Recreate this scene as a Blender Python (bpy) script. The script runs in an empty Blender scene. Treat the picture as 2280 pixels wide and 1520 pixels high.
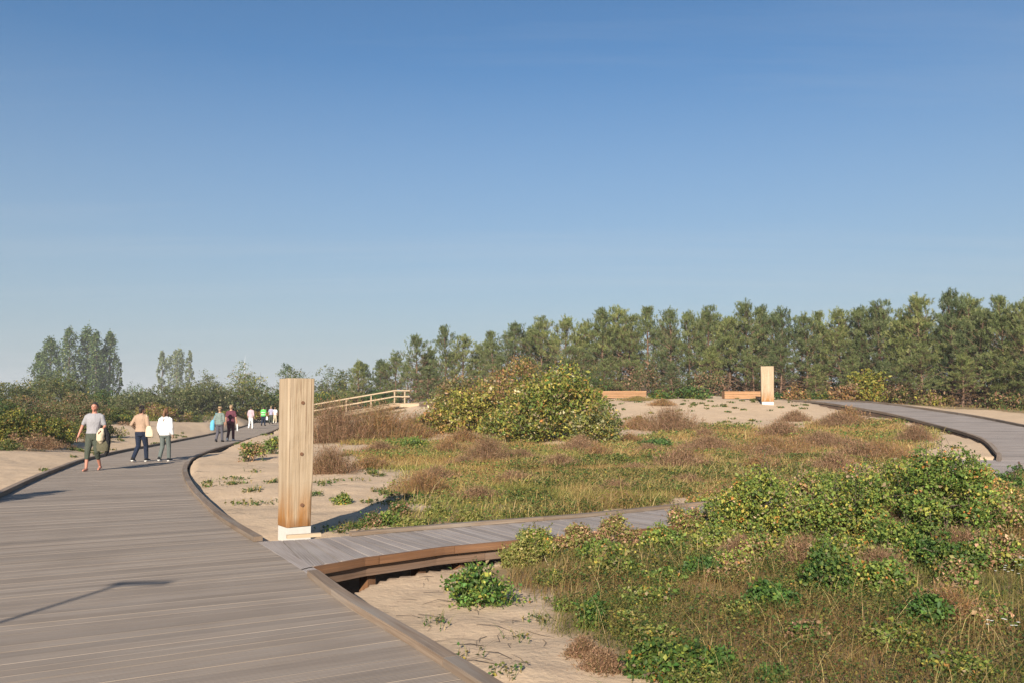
import bpy, math, random
import numpy as np
from mathutils import Vector
random.seed(7)
RNG = np.random.default_rng(11)
R = math.radians
scene = bpy.context.scene
COL = scene.collection

# ------------------------------------------------------------------ camera
F, IW, IH, HORIZON, EYE = 1900.0, 2280.0, 1520.0, 905.0, 1.68
PITCH = math.atan((HORIZON - IH / 2) / F)
cam_d = bpy.data.cameras.new('camera')
cam_d.sensor_width = 36.0
cam_d.lens = 36.0 * F / IW
cam_d.clip_start = 0.1
cam_d.clip_end = 6000
cam = bpy.data.objects.new('camera', cam_d)
COL.objects.link(cam)
cam.location = (0, 0, EYE)
cam.rotation_euler = (math.pi / 2 + PITCH, 0, 0)
scene.camera = cam

# ------------------------------------------------------------------ light
SUN_EL, SHADOW_AZ = R(24.0), R(11.5)            # shadows fall away from the camera, a little to the right
to_sun = Vector((-math.sin(SHADOW_AZ) * math.cos(SUN_EL), -math.cos(SHADOW_AZ) * math.cos(SUN_EL), math.sin(SUN_EL)))
sun_d = bpy.data.lights.new('sun', 'SUN')
sun_d.energy = 5.0
sun_d.angle = R(0.55)
sun_d.color = (1.0, 0.90, 0.76)
sun = bpy.data.objects.new('sun', sun_d)
COL.objects.link(sun)
sun.rotation_euler = to_sun.to_track_quat('Z', 'Y').to_euler()
sun.location = to_sun * 100

world = bpy.data.worlds.new('World')
scene.world = world
world.use_nodes = True
wn, wl = world.node_tree.nodes, world.node_tree.links
wn.clear()
w_out = wn.new('ShaderNodeOutputWorld')
w_bg = wn.new('ShaderNodeBackground')
w_bg.inputs['Strength'].default_value = 0.058
w_sky = wn.new('ShaderNodeTexSky')
w_sky.sky_type = 'NISHITA'
w_sky.sun_disc = False
w_sky.sun_elevation = SUN_EL
w_sky.sun_rotation = math.pi + SHADOW_AZ
w_sky.altitude = 0
w_sky.air_density = 1.15
w_sky.dust_density = 0.3
w_sky.ozone_density = 4.5
# ground haze: the long path through the air near the horizon, the same all round
w_tc = wn.new('ShaderNodeTexCoord')
w_sep = wn.new('ShaderNodeSeparateXYZ')
wl.new(w_tc.outputs['Generated'], w_sep.inputs[0])
w_mr = wn.new('ShaderNodeMapRange')
w_mr.inputs['From Min'].default_value = 0.0
w_mr.inputs['From Max'].default_value = 0.38
w_mr.inputs['To Min'].default_value = 0.9
w_mr.inputs['To Max'].default_value = 0.0
wl.new(w_sep.outputs['Z'], w_mr.inputs['Value'])
w_hz = wn.new('ShaderNodeMix')
w_hz.data_type = 'RGBA'
w_hz.inputs['B'].default_value = (3.1, 3.75, 4.5, 1)
wl.new(w_mr.outputs['Result'], w_hz.inputs['Factor'])
w_hs = wn.new('ShaderNodeHueSaturation')
w_hs.inputs['Saturation'].default_value = 1.14
wl.new(w_sky.outputs['Color'], w_hs.inputs['Color'])
wl.new(w_hs.outputs['Color'], w_hz.inputs['A'])
# faint high cirrus: a thin flat layer far up, drawn out in streaks
w_den = wn.new('ShaderNodeMath')
w_den.operation = 'MAXIMUM'
w_den.inputs[1].default_value = 0.0
wl.new(w_sep.outputs['Z'], w_den.inputs[0])
w_den2 = wn.new('ShaderNodeMath')
w_den2.operation = 'ADD'
w_den2.inputs[1].default_value = 0.06
wl.new(w_den.outputs[0], w_den2.inputs[0])
w_comb = wn.new('ShaderNodeCombineXYZ')
for k_, nm_ in enumerate('XY'):
    d_ = wn.new('ShaderNodeMath')
    d_.operation = 'DIVIDE'
    wl.new(w_sep.outputs[nm_], d_.inputs[0])
    wl.new(w_den2.outputs[0], d_.inputs[1])
    wl.new(d_.outputs[0], w_comb.inputs[k_])
w_map = wn.new('ShaderNodeMapping')
w_map.inputs['Rotation'].default_value = (0, 0, R(14))
w_map.inputs['Scale'].default_value = (0.14, 1.0, 1)
w_map.inputs['Location'].default_value = (3.1, 0.7, 0)
w_noise = wn.new('ShaderNodeTexNoise')
w_noise.inputs['Scale'].default_value = 1.0
w_noise.inputs['Detail'].default_value = 6
w_noise.inputs['Roughness'].default_value = 0.62
w_ramp = wn.new('ShaderNodeValToRGB')
w_ramp.color_ramp.elements[0].position = 0.47
w_ramp.color_ramp.elements[0].color = (0, 0, 0, 1)
w_ramp.color_ramp.elements[1].position = 0.80
w_ramp.color_ramp.elements[1].color = (0.30, 0.30, 0.30, 1)
w_mix = wn.new('ShaderNodeMix')
w_mix.data_type = 'RGBA'
w_mix.inputs['B'].default_value = (5.2, 5.6, 6.0, 1)
wl.new(w_comb.outputs[0], w_map.inputs['Vector'])
wl.new(w_map.outputs['Vector'], w_noise.inputs['Vector'])
wl.new(w_noise.outputs['Fac'], w_ramp.inputs['Fac'])
wl.new(w_ramp.outputs['Color'], w_mix.inputs['Factor'])
wl.new(w_hz.outputs['Result'], w_mix.inputs['A'])
wl.new(w_mix.outputs['Result'], w_bg.inputs['Color'])
wl.new(w_bg.outputs['Background'], w_out.inputs['Surface'])

scene.view_settings.view_transform = 'Standard'
scene.view_settings.look = 'None'
scene.view_settings.exposure = 0.95
scene.view_settings.gamma = 1.0
scene.view_settings.use_curve_mapping = False
scene.cycles.max_bounces = 6
scene.cycles.diffuse_bounces = 3
scene.cycles.glossy_bounces = 2
scene.cycles.transmission_bounces = 3
scene.cycles.transparent_max_bounces = 4

# ------------------------------------------------------------------ pixel helpers (a pixel is only a direction)
CAMP = np.array([0.0, 0.0, EYE])
def ray(px, py):
    cx, cy = (px - IW / 2) / F, -(py - IH / 2) / F
    sp, cp = math.sin(PITCH), math.cos(PITCH)
    return np.array([cx, cp - sp * cy, sp + cp * cy])
def G(px, py, z=0.0):
    d = ray(px, py)
    p = CAMP + d * ((z - EYE) / d[2])
    return (float(p[0]), float(p[1]), float(z))
def P(px, py, Y):
    d = ray(px, py)
    p = CAMP + d * (Y / d[1])
    return (float(p[0]), float(p[1]), float(p[2]))

# ------------------------------------------------------------------ object helpers
def tag(o, label=None, cat=None, group=None, kind=None):
    if label: o['label'] = label
    if cat: o['category'] = cat
    if group: o['group'] = group
    if kind: o['kind'] = kind
    return o
def empty(name, loc=(0, 0, 0), rz=0.0):
    o = bpy.data.objects.new(name, None)
    o.empty_display_size = 0.2
    COL.objects.link(o)
    o.location = loc
    o.rotation_euler = (0, 0, rz)
    return o
def link(name, me, mats, parent=None):
    o = bpy.data.objects.new(name, me)
    COL.objects.link(o)
    if mats is not None and len(me.materials) == 0:
        for m in (mats if isinstance(mats, (list, tuple)) else [mats]):
            me.materials.append(m)
    if parent is not None:
        o.parent = parent
    return o
def copy_tree(o, parent=None):
    c = o.copy()
    COL.objects.link(c)
    c.parent = parent
    for ch in list(o.children):
        copy_tree(ch, c)
    return c

def np_mesh(name, verts, faces_flat, sizes, col=None, smooth=False):
    me = bpy.data.meshes.new(name)
    verts = np.asarray(verts, dtype=np.float32)
    faces_flat = np.asarray(faces_flat, dtype=np.int32)
    sizes = np.asarray(sizes, dtype=np.int32)
    me.vertices.add(len(verts))
    me.vertices.foreach_set('co', verts.ravel())
    me.loops.add(len(faces_flat))
    me.loops.foreach_set('vertex_index', faces_flat)
    me.polygons.add(len(sizes))
    starts = np.zeros(len(sizes), dtype=np.int32)
    starts[1:] = np.cumsum(sizes)[:-1]
    me.polygons.foreach_set('loop_start', starts)
    if col is not None:
        a = me.attributes.new('col', 'FLOAT_COLOR', 'POINT')
        c4 = np.ones((len(verts), 4), dtype=np.float32)
        c4[:, :3] = col
        a.data.foreach_set('color', c4.ravel())
    if smooth:
        me.polygons.foreach_set('use_smooth', np.ones(len(sizes), dtype=bool))
    me.update(calc_edges=True)
    return me

class MB:
    """collects polygons with a uv (metres along / across) and a tone per vertex, and builds ONE mesh"""
    def __init__(s):
        s.v, s.f, s.uv, s.c = [], [], [], []
    def poly(s, pts, uvs, tone=1.0):
        i = len(s.v)
        s.v.extend([tuple(p) for p in pts])
        s.f.append(tuple(range(i, i + len(pts))))
        s.uv.extend(uvs)
        s.c.extend([tone] * len(pts))
    def slab(s, a, b, c, d, th, tone=1.0, uo=0.0, vo=0.0):
        """top corners a,b,c,d counter-clockwise from above (a->b is the grain), th metres thick"""
        A = [Vector(p) for p in (a, b, c, d)]
        L, Wd = (A[1] - A[0]).length, (A[3] - A[0]).length
        dn = Vector((0, 0, -th))
        B = [p + dn for p in A]
        top = [(uo, vo), (uo + L, vo), (uo + L, vo + Wd), (uo, vo + Wd)]
        s.poly(A, top, tone)
        s.poly([B[3], B[2], B[1], B[0]], [top[3], top[2], top[1], top[0]], tone)
        for i in range(4):
            j = (i + 1) % 4
            l = (A[j] - A[i]).length
            if i % 2 == 0:
                u = [(uo, vo), (uo, vo + th), (uo + l, vo + th), (uo + l, vo)]
            else:
                u = [(uo, vo), (uo + th * .3, vo), (uo + th * .3, vo + l), (uo, vo + l)]
            s.poly([A[i], B[i], B[j], A[j]], u, tone)
    def beam(s, p, q, w, h, tone=1.0, up=(0, 0, 1), uo=0.0):
        """bar from p to q, w wide, h high, centred on the line"""
        p, q = Vector(p), Vector(q)
        d = (q - p)
        L = d.length
        d.normalize()
        up = Vector(up)
        x = d.cross(up)
        if x.length < 1e-4:
            x = d.cross(Vector((0, 1, 0)))
        x.normalize()
        y = x.cross(d)
        cr = [(-w / 2, -h / 2), (w / 2, -h / 2), (w / 2, h / 2), (-w / 2, h / 2)]
        a = [p + x * i + y * j for i, j in cr]
        b = [q + x * i + y * j for i, j in cr]
        for i in range(4):
            j = (i + 1) % 4
            ww = (a[j] - a[i]).length
            s.poly([a[i], a[j], b[j], b[i]], [(uo, i), (uo, i + ww), (uo + L, i + ww), (uo + L, i)], tone)
        s.poly([a[3], a[2], a[1], a[0]], [(uo, 0), (uo + .02, 0), (uo + .02, w), (uo, w)], tone)
        s.poly(b, [(uo, 0), (uo + .02, 0), (uo + .02, w), (uo, w)], tone)
    def tube(s, pts, rad, n=6, tone=1.0, cap=True):
        pts = [Vector(p) for p in pts]
        rings = []
        u = 0.0
        for k, p in enumerate(pts):
            d = (pts[min(k + 1, len(pts) - 1)] - pts[max(k - 1, 0)]).normalized()
            x = d.cross(Vector((0.13, 0.97, 0.2)))
            if x.length < 1e-3: x = d.cross(Vector((1, 0, 0)))
            x.normalize()
            y = d.cross(x)
            r = rad[k] if isinstance(rad, (list, tuple)) else rad
            rings.append([p + x * (r * math.cos(2 * math.pi * i / n)) + y * (r * math.sin(2 * math.pi * i / n)) for i in range(n)])
        for k in range(len(pts) - 1):
            l = (pts[k + 1] - pts[k]).length
            for i in range(n):
                j = (i + 1) % n
                s.poly([rings[k][i], rings[k][j], rings[k + 1][j], rings[k + 1][i]],
                       [(u, i * .05), (u, i * .05 + .05), (u + l, i * .05 + .05), (u + l, i * .05)], tone)
            u += l
        if cap:
            s.poly(rings[0][::-1], [(0, 0)] * n, tone)
            s.poly(rings[-1], [(u, 0)] * n, tone)
    def mesh(s, name, smooth=False):
        me = bpy.data.meshes.new(name)
        me.from_pydata(s.v, [], s.f)
        ul = me.uv_layers.new(name='uv')
        ul.data.foreach_set('uv', np.array(s.uv, dtype=np.float32).ravel())
        a = me.attributes.new('tone', 'FLOAT', 'POINT')
        a.data.foreach_set('value', np.array(s.c, dtype=np.float32))
        if smooth:
            me.polygons.foreach_set('use_smooth', np.ones(len(s.f), dtype=bool))
        me.update()
        return me
    def build(s, name, mat, parent=None, smooth=False):
        return link(name, s.mesh(name, smooth), mat, parent)

# ------------------------------------------------------------------ noise
def vnoise(x, y, seed=0):
    x, y = np.asarray(x, float), np.asarray(y, float)
    xi, yi = np.floor(x).astype(np.int64), np.floor(y).astype(np.int64)
    fx, fy = x - xi, y - yi
    fx, fy = fx * fx * (3 - 2 * fx), fy * fy * (3 - 2 * fy)
    def h(i, j):
        n = (i * 374761393 + j * 668265263 + seed * 1442695041) & 0xffffffff
        n = ((n ^ (n >> 13)) * 1274126177) & 0xffffffff
        return ((n ^ (n >> 16)) & 0xffff) / 65535.0
    return (h(xi, yi) * (1 - fx) + h(xi + 1, yi) * fx) * (1 - fy) + (h(xi, yi + 1) * (1 - fx) + h(xi + 1, yi + 1) * fx) * fy
def fbm(x, y, seed=0, o=4):
    t, a, s = 0, 0.5, 0
    for k in range(o):
        t = t + a * vnoise(np.asarray(x) * 2 ** k, np.asarray(y) * 2 ** k, seed + k)
        s += a
        a *= .5
    return t / s

# ------------------------------------------------------------------ materials
def new_mat(name):
    m = bpy.data.materials.new(name)
    m.use_nodes = True
    m.node_tree.nodes.clear()
    n, l = m.node_tree.nodes, m.node_tree.links
    out = n.new('ShaderNodeOutputMaterial')
    b = n.new('ShaderNodeBsdfPrincipled')
    l.new(b.outputs[0], out.inputs['Surface'])
    return m, n, l, b, out
def mixc(n, l, fac, a, b, mode='MIX'):
    m = n.new('ShaderNodeMix')
    m.data_type = 'RGBA'
    m.blend_type = mode
    for sock, v in (('Factor', fac), ('A', a), ('B', b)):
        if isinstance(v, bpy.types.NodeSocket): l.new(v, m.inputs[sock])
        elif sock == 'Factor': m.inputs[sock].default_value = v
        else: m.inputs[sock].default_value = (*v, 1)
    return m.outputs['Result']
def math_n(n, l, op, a, b=None):
    m = n.new('ShaderNodeMath')
    m.operation = op
    for i, v in enumerate((a, b)):
        if v is None: continue
        if isinstance(v, bpy.types.NodeSocket): l.new(v, m.inputs[i])
        else: m.inputs[i].default_value = v
    return m.outputs[0]
def noise_n(n, l, vec, scale, detail=4, rough=.55):
    t = n.new('ShaderNodeTexNoise')
    t.inputs['Scale'].default_value = scale
    t.inputs['Detail'].default_value = detail
    t.inputs['Roughness'].default_value = rough
    l.new(vec, t.inputs['Vector'])
    return t.outputs['Fac']
def ramp_n(n, l, fac, p0, p1, c0=(0, 0, 0), c1=(1, 1, 1)):
    r = n.new('ShaderNodeValToRGB')
    r.color_ramp.elements[0].position = p0
    r.color_ramp.elements[1].position = p1
    r.color_ramp.elements[0].color = (*c0, 1)
    r.color_ramp.elements[1].color = (*c1, 1)
    l.new(fac, r.inputs['Fac'])
    return r.outputs['Color']
def mapping_n(n, l, vec, scale):
    m = n.new('ShaderNodeMapping')
    m.inputs['Scale'].default_value = scale
    l.new(vec, m.inputs['Vector'])
    return m.outputs['Vector']
def bump_n(n, l, b, height, strength, dist):
    bp = n.new('ShaderNodeBump')
    bp.inputs['Strength'].default_value = strength
    bp.inputs['Distance'].default_value = dist
    l.new(height, bp.inputs['Height'])
    l.new(bp.outputs['Normal'], b.inputs['Normal'])

def wood_mat(name, c_dark, c_light, c_stain, grooves=0.0, rough=.8, grain=(1.2, 55.0), stain=.5, bump=.35):
    c_dark, c_light, c_stain = [tuple(x * .80 for x in c) for c in (c_dark, c_light, c_stain)]
    m, n, l, b, out = new_mat(name)
    uv = n.new('ShaderNodeUVMap'); uv.uv_map = 'uv'
    at = n.new('ShaderNodeAttribute'); at.attribute_name = 'tone'
    g1 = noise_n(n, l, mapping_n(n, l, uv.outputs['UV'], (grain[0], grain[1], 1)), 1.0, 5, .65)
    g2 = noise_n(n, l, mapping_n(n, l, uv.outputs['UV'], (0.7, 6.0, 1)), 1.0, 3)
    geo = n.new('ShaderNodeNewGeometry')
    g3 = noise_n(n, l, geo.outputs['Position'], 0.9, 4)
    c = mixc(n, l, ramp_n(n, l, g1, .3, .72), c_dark, c_light)
    c = mixc(n, l, math_n(n, l, 'MULTIPLY', ramp_n(n, l, g2, .45, .75), stain), c, c_stain)
    c = mixc(n, l, math_n(n, l, 'MULTIPLY', ramp_n(n, l, g3, .45, .75), .35), c, tuple(x * .72 for x in c_dark))
    tn = n.new('ShaderNodeCombineColor')
    for k in range(3): l.new(at.outputs['Fac'], tn.inputs[k])
    c = mixc(n, l, 1.0, c, tn.outputs[0], 'MULTIPLY')
    h = g1
    if grooves:
        sx = n.new('ShaderNodeSeparateXYZ'); l.new(uv.outputs['UV'], sx.inputs[0])
        wv = math_n(n, l, 'SINE', math_n(n, l, 'MULTIPLY', sx.outputs['Y'], 2 * math.pi / grooves))
        h = math_n(n, l, 'ADD', math_n(n, l, 'MULTIPLY', wv, .55), g1)
    l.new(c, b.inputs['Base Color'])
    b.inputs['Roughness'].default_value = rough
    b.inputs['Specular IOR Level'].default_value = .25
    bump_n(n, l, b, h, bump, .006)
    return m
def plain_mat(name, c, rough=.7, var=.25, scale=25.0, bump=.15, spec=.3, metal=0.0, stretch=(1, 1, 1), dist=.01):
    m, n, l, b, out = new_mat(name)
    tc = n.new('ShaderNodeTexCoord')
    g = noise_n(n, l, mapping_n(n, l, tc.outputs['Object'], stretch), scale, 4)
    cc = mixc(n, l, g, tuple(x * (1 - var) for x in c), tuple(min(1, x * (1 + var)) for x in c))
    l.new(cc, b.inputs['Base Color'])
    b.inputs['Roughness'].default_value = rough
    b.inputs['Metallic'].default_value = metal
    b.inputs['Specular IOR Level'].default_value = spec
    if bump: bump_n(n, l, b, g, bump, dist)
    return m
def leaf_mat(name, trans=.35, rough=.55, spec=.3, tint=(1.15, 1.2, .7), vary=0.0):
    m, n, l, b, out = new_mat(name)
    at = n.new('ShaderNodeAttribute'); at.attribute_name = 'col'
    lc = at.outputs['Color']
    if vary:                 # each tree a little lighter, darker or yellower than the next
        oi = n.new('ShaderNodeObjectInfo')
        lc = mixc(n, l, 1.0, lc, ramp_n(n, l, oi.outputs['Random'], 0.0, 1.0, (1 - vary, 1 - vary * .8, 1 - vary * .4), (1 + vary * 1.3, 1 + vary, 1 + vary * .5)), 'MULTIPLY')
    l.new(lc, b.inputs['Base Color'])
    b.inputs['Roughness'].default_value = rough
    b.inputs['Specular IOR Level'].default_value = spec
    tr = n.new('ShaderNodeBsdfTranslucent')
    l.new(mixc(n, l, 1.0, lc, tint, 'MULTIPLY'), tr.inputs['Color'])
    mx = n.new('ShaderNodeMixShader')
    mx.inputs['Fac'].default_value = trans
    l.new(b.outputs[0], mx.inputs[1]); l.new(tr.outputs[0], mx.inputs[2])
    l.new(mx.outputs[0], out.inputs['Surface'])
    return m

M_DECK = wood_mat('weathered_decking', (.262, .208, .164), (.352, .290, .238), (.385, .338, .296), grooves=.0245, stain=.4)
M_PATH = wood_mat('pale_decking', (.26, .215, .19), (.43, .375, .34), (.48, .44, .415), grooves=.0245, stain=.5)
M_CURB = wood_mat('edge_timber', (.16, .11, .075), (.32, .24, .175), (.33, .30, .265), stain=.7)
M_FASCIA = wood_mat('rusty_timber', (.125, .058, .028), (.29, .145, .07), (.20, .13, .09), stain=.35)
M_BEAM = wood_mat('brown_timber', (.12, .075, .05), (.25, .16, .11), (.24, .19, .16), stain=.45)
M_BENCH = wood_mat('orange_timber', (.30, .155, .075), (.50, .29, .15), (.36, .22, .13), stain=.4)
M_RAIL = wood_mat('raw_timber', (.44, .32, .20), (.60, .47, .33), (.54, .46, .37), stain=.3)
M_BARK = wood_mat('pine_bark', (.10, .055, .035), (.27, .165, .11), (.20, .16, .13), grain=(6, 30), bump=.8)
M_STEM = wood_mat('grey_stem', (.08, .06, .045), (.22, .17, .13), (.24, .20, .17), grain=(6, 30))
M_CONC = plain_mat('white_concrete', (.50, .48, .44), .85, .12, 18)
M_PLUG = plain_mat('wood_plug', (.15, .075, .04), .7, .3, 60)
M_LEAF = leaf_mat('broad_leaf', trans=.42)
M_NEEDLE = leaf_mat('needle', trans=.42, rough=.6, tint=(1.1, 1.1, .75), vary=.28)
M_GRASS = leaf_mat('grass_blade', trans=.35, rough=.65, spec=.2, tint=(1.1, 1.1, .75))

# ================================================================== boardwalk lines
def resample(pts, step=0.05):
    p = np.array([pts[0]] + list(pts) + [pts[-1]], dtype=float)
    p[0] = 2 * p[1] - p[2]
    p[-1] = 2 * p[-2] - p[-3]
    out = []
    for i in range(1, len(p) - 2):
        a, b, c, d = p[i - 1], p[i], p[i + 1], p[i + 2]
        for t in np.linspace(0, 1, 60, endpoint=False):
            out.append(.5 * ((2 * b) + (c - a) * t + (2 * a - 5 * b + 4 * c - d) * t * t + (3 * b - a - 3 * c + d) * t ** 3))
    out.append(p[-2])
    out = np.array(out)
    s = np.concatenate([[0], np.cumsum(np.linalg.norm(np.diff(out[:, :2], axis=0), axis=1))])
    q = np.arange(0, s[-1], step)
    return np.stack([np.interp(q, s, out[:, k]) for k in range(3)], 1), q

class Strip:
    """a boardwalk: one edge line, a width measured to one side (+1 left, -1 right of travel)"""
    def __init__(s, pts, width, side):
        s.e, s.s = resample(pts)
        t = np.gradient(s.e[:, :2], axis=0)
        k = 31
        for c in range(2):
            t[:, c] = np.convolve(np.pad(t[:, c], k // 2, mode='edge'), np.ones(k) / k, mode='valid')
        t /= np.linalg.norm(t, axis=1)[:, None]
        s.t = t
        s.n = np.stack([-t[:, 1], t[:, 0]], 1) * side
        s.w = np.array([width(q) for q in s.s]) if callable(width) else np.full(len(s.s), float(width))
        s.side = side
        s.o = s.e.copy()
        s.o[:, :2] += s.n * s.w[:, None]
        s.c = (s.e + s.o) / 2
        s.len = s.s[-1]
    def at(s, q, v):
        """point at distance q along and fraction/metres v (metres from the edge line) across"""
        e = [np.interp(q, s.s, s.e[:, k]) for k in range(3)]
        nx, ny = np.interp(q, s.s, s.n[:, 0]), np.interp(q, s.s, s.n[:, 1])
        return Vector((e[0] + nx * v, e[1] + ny * v, e[2]))
    def width(s, q):
        return float(np.interp(q, s.s, s.w))
    def q_at_y(s, y):
        i = int(np.argmin(np.abs(s.e[:, 1] - y)))
        return float(s.s[i])

def main_w(q):
    return float(np.interp(q, [0, 6, 12, 18, 26, 34, 60, 130], [4.0, 4.0, 4.0, 3.95, 3.45, 3.15, 3.1, 3.1]))
main_pts = [(6.4, -7, 0), (2.75, -.2, 0), G(1026, 1500), G(886, 1412), G(767, 1339), G(696, 1284), G(600, 1222), G(500, 1160),
            G(455, 1121), G(424, 1085), G(411, 1055), G(413, 1038), G(428, 1021), G(470, 1003), G(530, 985), G(590, 965.5),
            G(618, 954), (-21.4, 80, 0), (-25.5, 96, 0), (-31, 115, 0)]
MAIN = Strip(main_pts, main_w, +1)

far0 = [G(578, 1204), G(710, 1197), G(872, 1182.5), G(1061, 1167), G(1300, 1148.5), G(1501, 1128)]
far0 = [(a_, b_, -.004) for a_, b_, c_ in far0]
side_pts = far0 + [(5.6, 16.4, .02), (8.6, 19.2, .05), (11.4, 22.4, .1), (13.1, 25.2, .16)]
def side_w(q):
    return float(np.interp(q, [0, .3, .8, 1.7, 3, 30], [2.35, 1.95, 1.62, 1.47, 1.49, 1.5]))
SIDE = Strip(side_pts, side_w, -1)

right_pts = [(19, -4, -.05), (15.6, 6, -.02), (14.0, 14, 0), (13.5, 19, 0), P(2246, 1046, 23.2), P(2224, 1014, 25.6), P(2196, 985, 28.4), P(2150, 967, 31),
             P(2080, 948, 34.5), P(1990, 925, 39), P(1900, 908.5, 43), P(1830, 898, 46.5), P(1755, 892, 50), (13.4, 53.4, 2.12), (9, 56.6, 2.2),
             (4, 59.4, 2.22), (-1, 62.4, 2.15), (-5.2, 66, 2.02), (-7.2, 68.3, 1.98)]
RIGHT = Strip(right_pts, 3.3, -1)

# ================================================================== terrain
ctrl = [(3, -6, -.25), (-8, -6, -.2), (14, -5, -.1), (-18, 0, .1), (-10, 4, -.1), (-13, 12, 0), (1, 0, -.3), (-2, 7, -.3), (-5.5, 11, -.3), (-9, 18, -.3), (-13, 35, -.3),
        (-17, 55, -.3), (-22, 80, -.3), (-29, 110, -.3),
        (2.2, 3.5, -.25), (.9, 6, -.26), (-.8, 8.4, -.33), (0, 9.6, -.33), (-1.3, 9.5, -.33), (1.8, 10.8, -.25), (3, 8, -.2), (4.5, 6, -.2), (8, 10, .02), (5.2, 11.5, -.12), (7.5, 15, .05), (11, 16, -.1),
        (-2.6, 11.9, -.06), (-.6, 13.3, -.06), (1.5, 14.6, -.04), (3.2, 15.6, .0), (10, 22.4, .02),
        P(470, 1090, 18), P(520, 1010, 29), P(600, 1050, 21.5), P(690, 1100, 16.5), P(440, 1052, 21.5), P(620, 968, 48), P(560, 990, 36),
        P(750, 990, 30), P(760, 955, 40), P(860, 930, 58), P(905, 915, 66), P(930, 899, 70), P(700, 935, 68), P(640, 930, 92),
        P(900, 1050, 21), P(1000, 1110, 15.8), P(1200, 1100, 16.2), P(1200, 1045, 22), P(1150, 985, 31), P(1400, 985, 31), P(1500, 1060, 20.5), P(1600, 1000, 29), P(1450, 940, 39.5),
        P(1600, 945, 38), P(1650, 915, 43), P(1709, 898, 45.5), P(1390, 885, 51), P(1660, 888, 49.5), P(1350, 905, 46), P(1200, 905, 52),
        P(1800, 930, 41), P(1990, 936, 37.5), P(2085, 962, 33), P(2130, 990, 28.5), P(2180, 1022, 25), P(2050, 1010, 27), P(1900, 985, 30), P(1850, 1020, 25), P(1750, 1040, 22.5),
        P(2250, 940, 40), P(2180, 925, 43), P(2060, 905, 48), P(2280, 955, 36), (24, 30, .5), (26, 20, .2), (22, 8, 0), (34, 40, 1.3),
        P(2150, 905, 56), P(1900, 893, 56), P(1700, 884, 62), P(1400, 880, 64), P(1100, 886, 72), P(950, 890, 80), (25, 85, 2.3), (0, 100, 2.2), (45, 70, 2), (-10, 95, 1.6), (30, 120, 2.2),
        P(0, 1060, 20.8), P(100, 1030, 26), P(50, 1008, 28.5), P(200, 985, 38), P(300, 970, 46), P(400, 952, 53), P(440, 942, 58), P(500, 940, 68), P(560, 935, 82), P(360, 940, 62),
        P(120, 965, 44), P(0, 985, 34), P(250, 935, 60), P(100, 925, 62), P(0, 940, 50), P(400, 915, 95), P(150, 905, 100), P(550, 915, 110), (-60, 60, 1.6), (-50, 30, 1.0), (-70, 110, 1.8), (-35, 125, .6)]
ctrl = np.array(ctrl)
def tps_k(d2):
    return .5 * d2 * np.log(d2 + 1e-9)
_n = len(ctrl)
_d2 = ((ctrl[:, None, :2] - ctrl[None, :, :2]) ** 2).sum(-1)
_A = np.zeros((_n + 3, _n + 3))
_A[:_n, :_n] = tps_k(_d2) + np.eye(_n) * .6
_A[:_n, _n] = 1
_A[:_n, _n + 1:] = ctrl[:, :2]
_A[_n, :_n] = 1
_A[_n + 1:, :_n] = ctrl[:, :2].T
_sol = np.linalg.solve(_A, np.concatenate([ctrl[:, 2], np.zeros(3)]))

_cap = []
for st in (MAIN, SIDE, RIGHT):
    for i in range(0, len(st.s), 6):
        _cap.append((st.c[i, 0], st.c[i, 1], st.w[i] / 2, st.c[i, 2]))
_cap = np.array(_cap)
def deck_dist(x, y):
    """metres outside the nearest boardwalk (negative inside) and that boardwalk's level"""
    x, y = np.atleast_1d(x), np.atleast_1d(y)
    D, Z = np.full(len(x), 99.0), np.zeros(len(x))
    near = np.where((np.hypot(x, y) < 125))[0]
    for k in range(0, len(near), 4000):
        i = near[k:k + 4000]
        d = np.hypot(x[i, None] - _cap[None, :, 0], y[i, None] - _cap[None, :, 1]) - _cap[None, :, 2]
        j = d.argmin(1)
        D[i] = d[np.arange(len(i)), j]
        Z[i] = _cap[j, 3]
    return D, Z
def ground(x, y, deck=True, detail=True):
    x, y = np.atleast_1d(np.asarray(x, float)), np.atleast_1d(np.asarray(y, float))
    z = np.zeros(len(x))
    for k in range(0, len(x), 8000):
        sl = slice(k, k + 8000)
        d2 = (x[sl, None] - ctrl[None, :, 0]) ** 2 + (y[sl, None] - ctrl[None, :, 1]) ** 2
        z[sl] = tps_k(d2) @ _sol[:_n] + _sol[_n] + _sol[_n + 1] * x[sl] + _sol[_n + 2] * y[sl]
    r = np.hypot(x, y - 30)
    f = np.clip((r - 85) / 60, 0, 1)
    f = f * f * (3 - 2 * f)
    z = np.clip(z, -.6, 3.2) * (1 - f) + (1.0 + .8 * (fbm(x / 60, y / 60, 5) - .5)) * f
    if detail:
        z = z + (fbm(x / 2.2, y / 2.2, 3) - .5) * .16 + (fbm(x / .5, y / .5, 9, 3) - .5) * .05 * np.clip(1.6 - r / 60, 0, 1)
    if deck:
        D, Z = deck_dist(x, y)
        t = np.clip((D + .18) / .30, 0, 1)
        cap = Z - .62 * (1 - t) - .07 * t + np.clip(D, 0, 50) * .5
        z = np.minimum(z, cap)
    return z
def gz(x, y):
    return float(ground(x, y)[0])
def hit(px, py):
    """where the line of sight through a pixel meets the ground"""
    d = ray(px, py)
    Y = np.concatenate([np.linspace(4, 40, 500), np.linspace(40.2, 130, 500)])
    p = CAMP[None] + d[None] * (Y / d[1])[:, None]
    z = ground(p[:, 0], p[:, 1], detail=False)
    b = np.where(p[:, 2] <= z)[0]
    i = b[0] if len(b) else len(Y) - 1
    return (float(p[i, 0]), float(p[i, 1]), float(z[i]))

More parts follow.
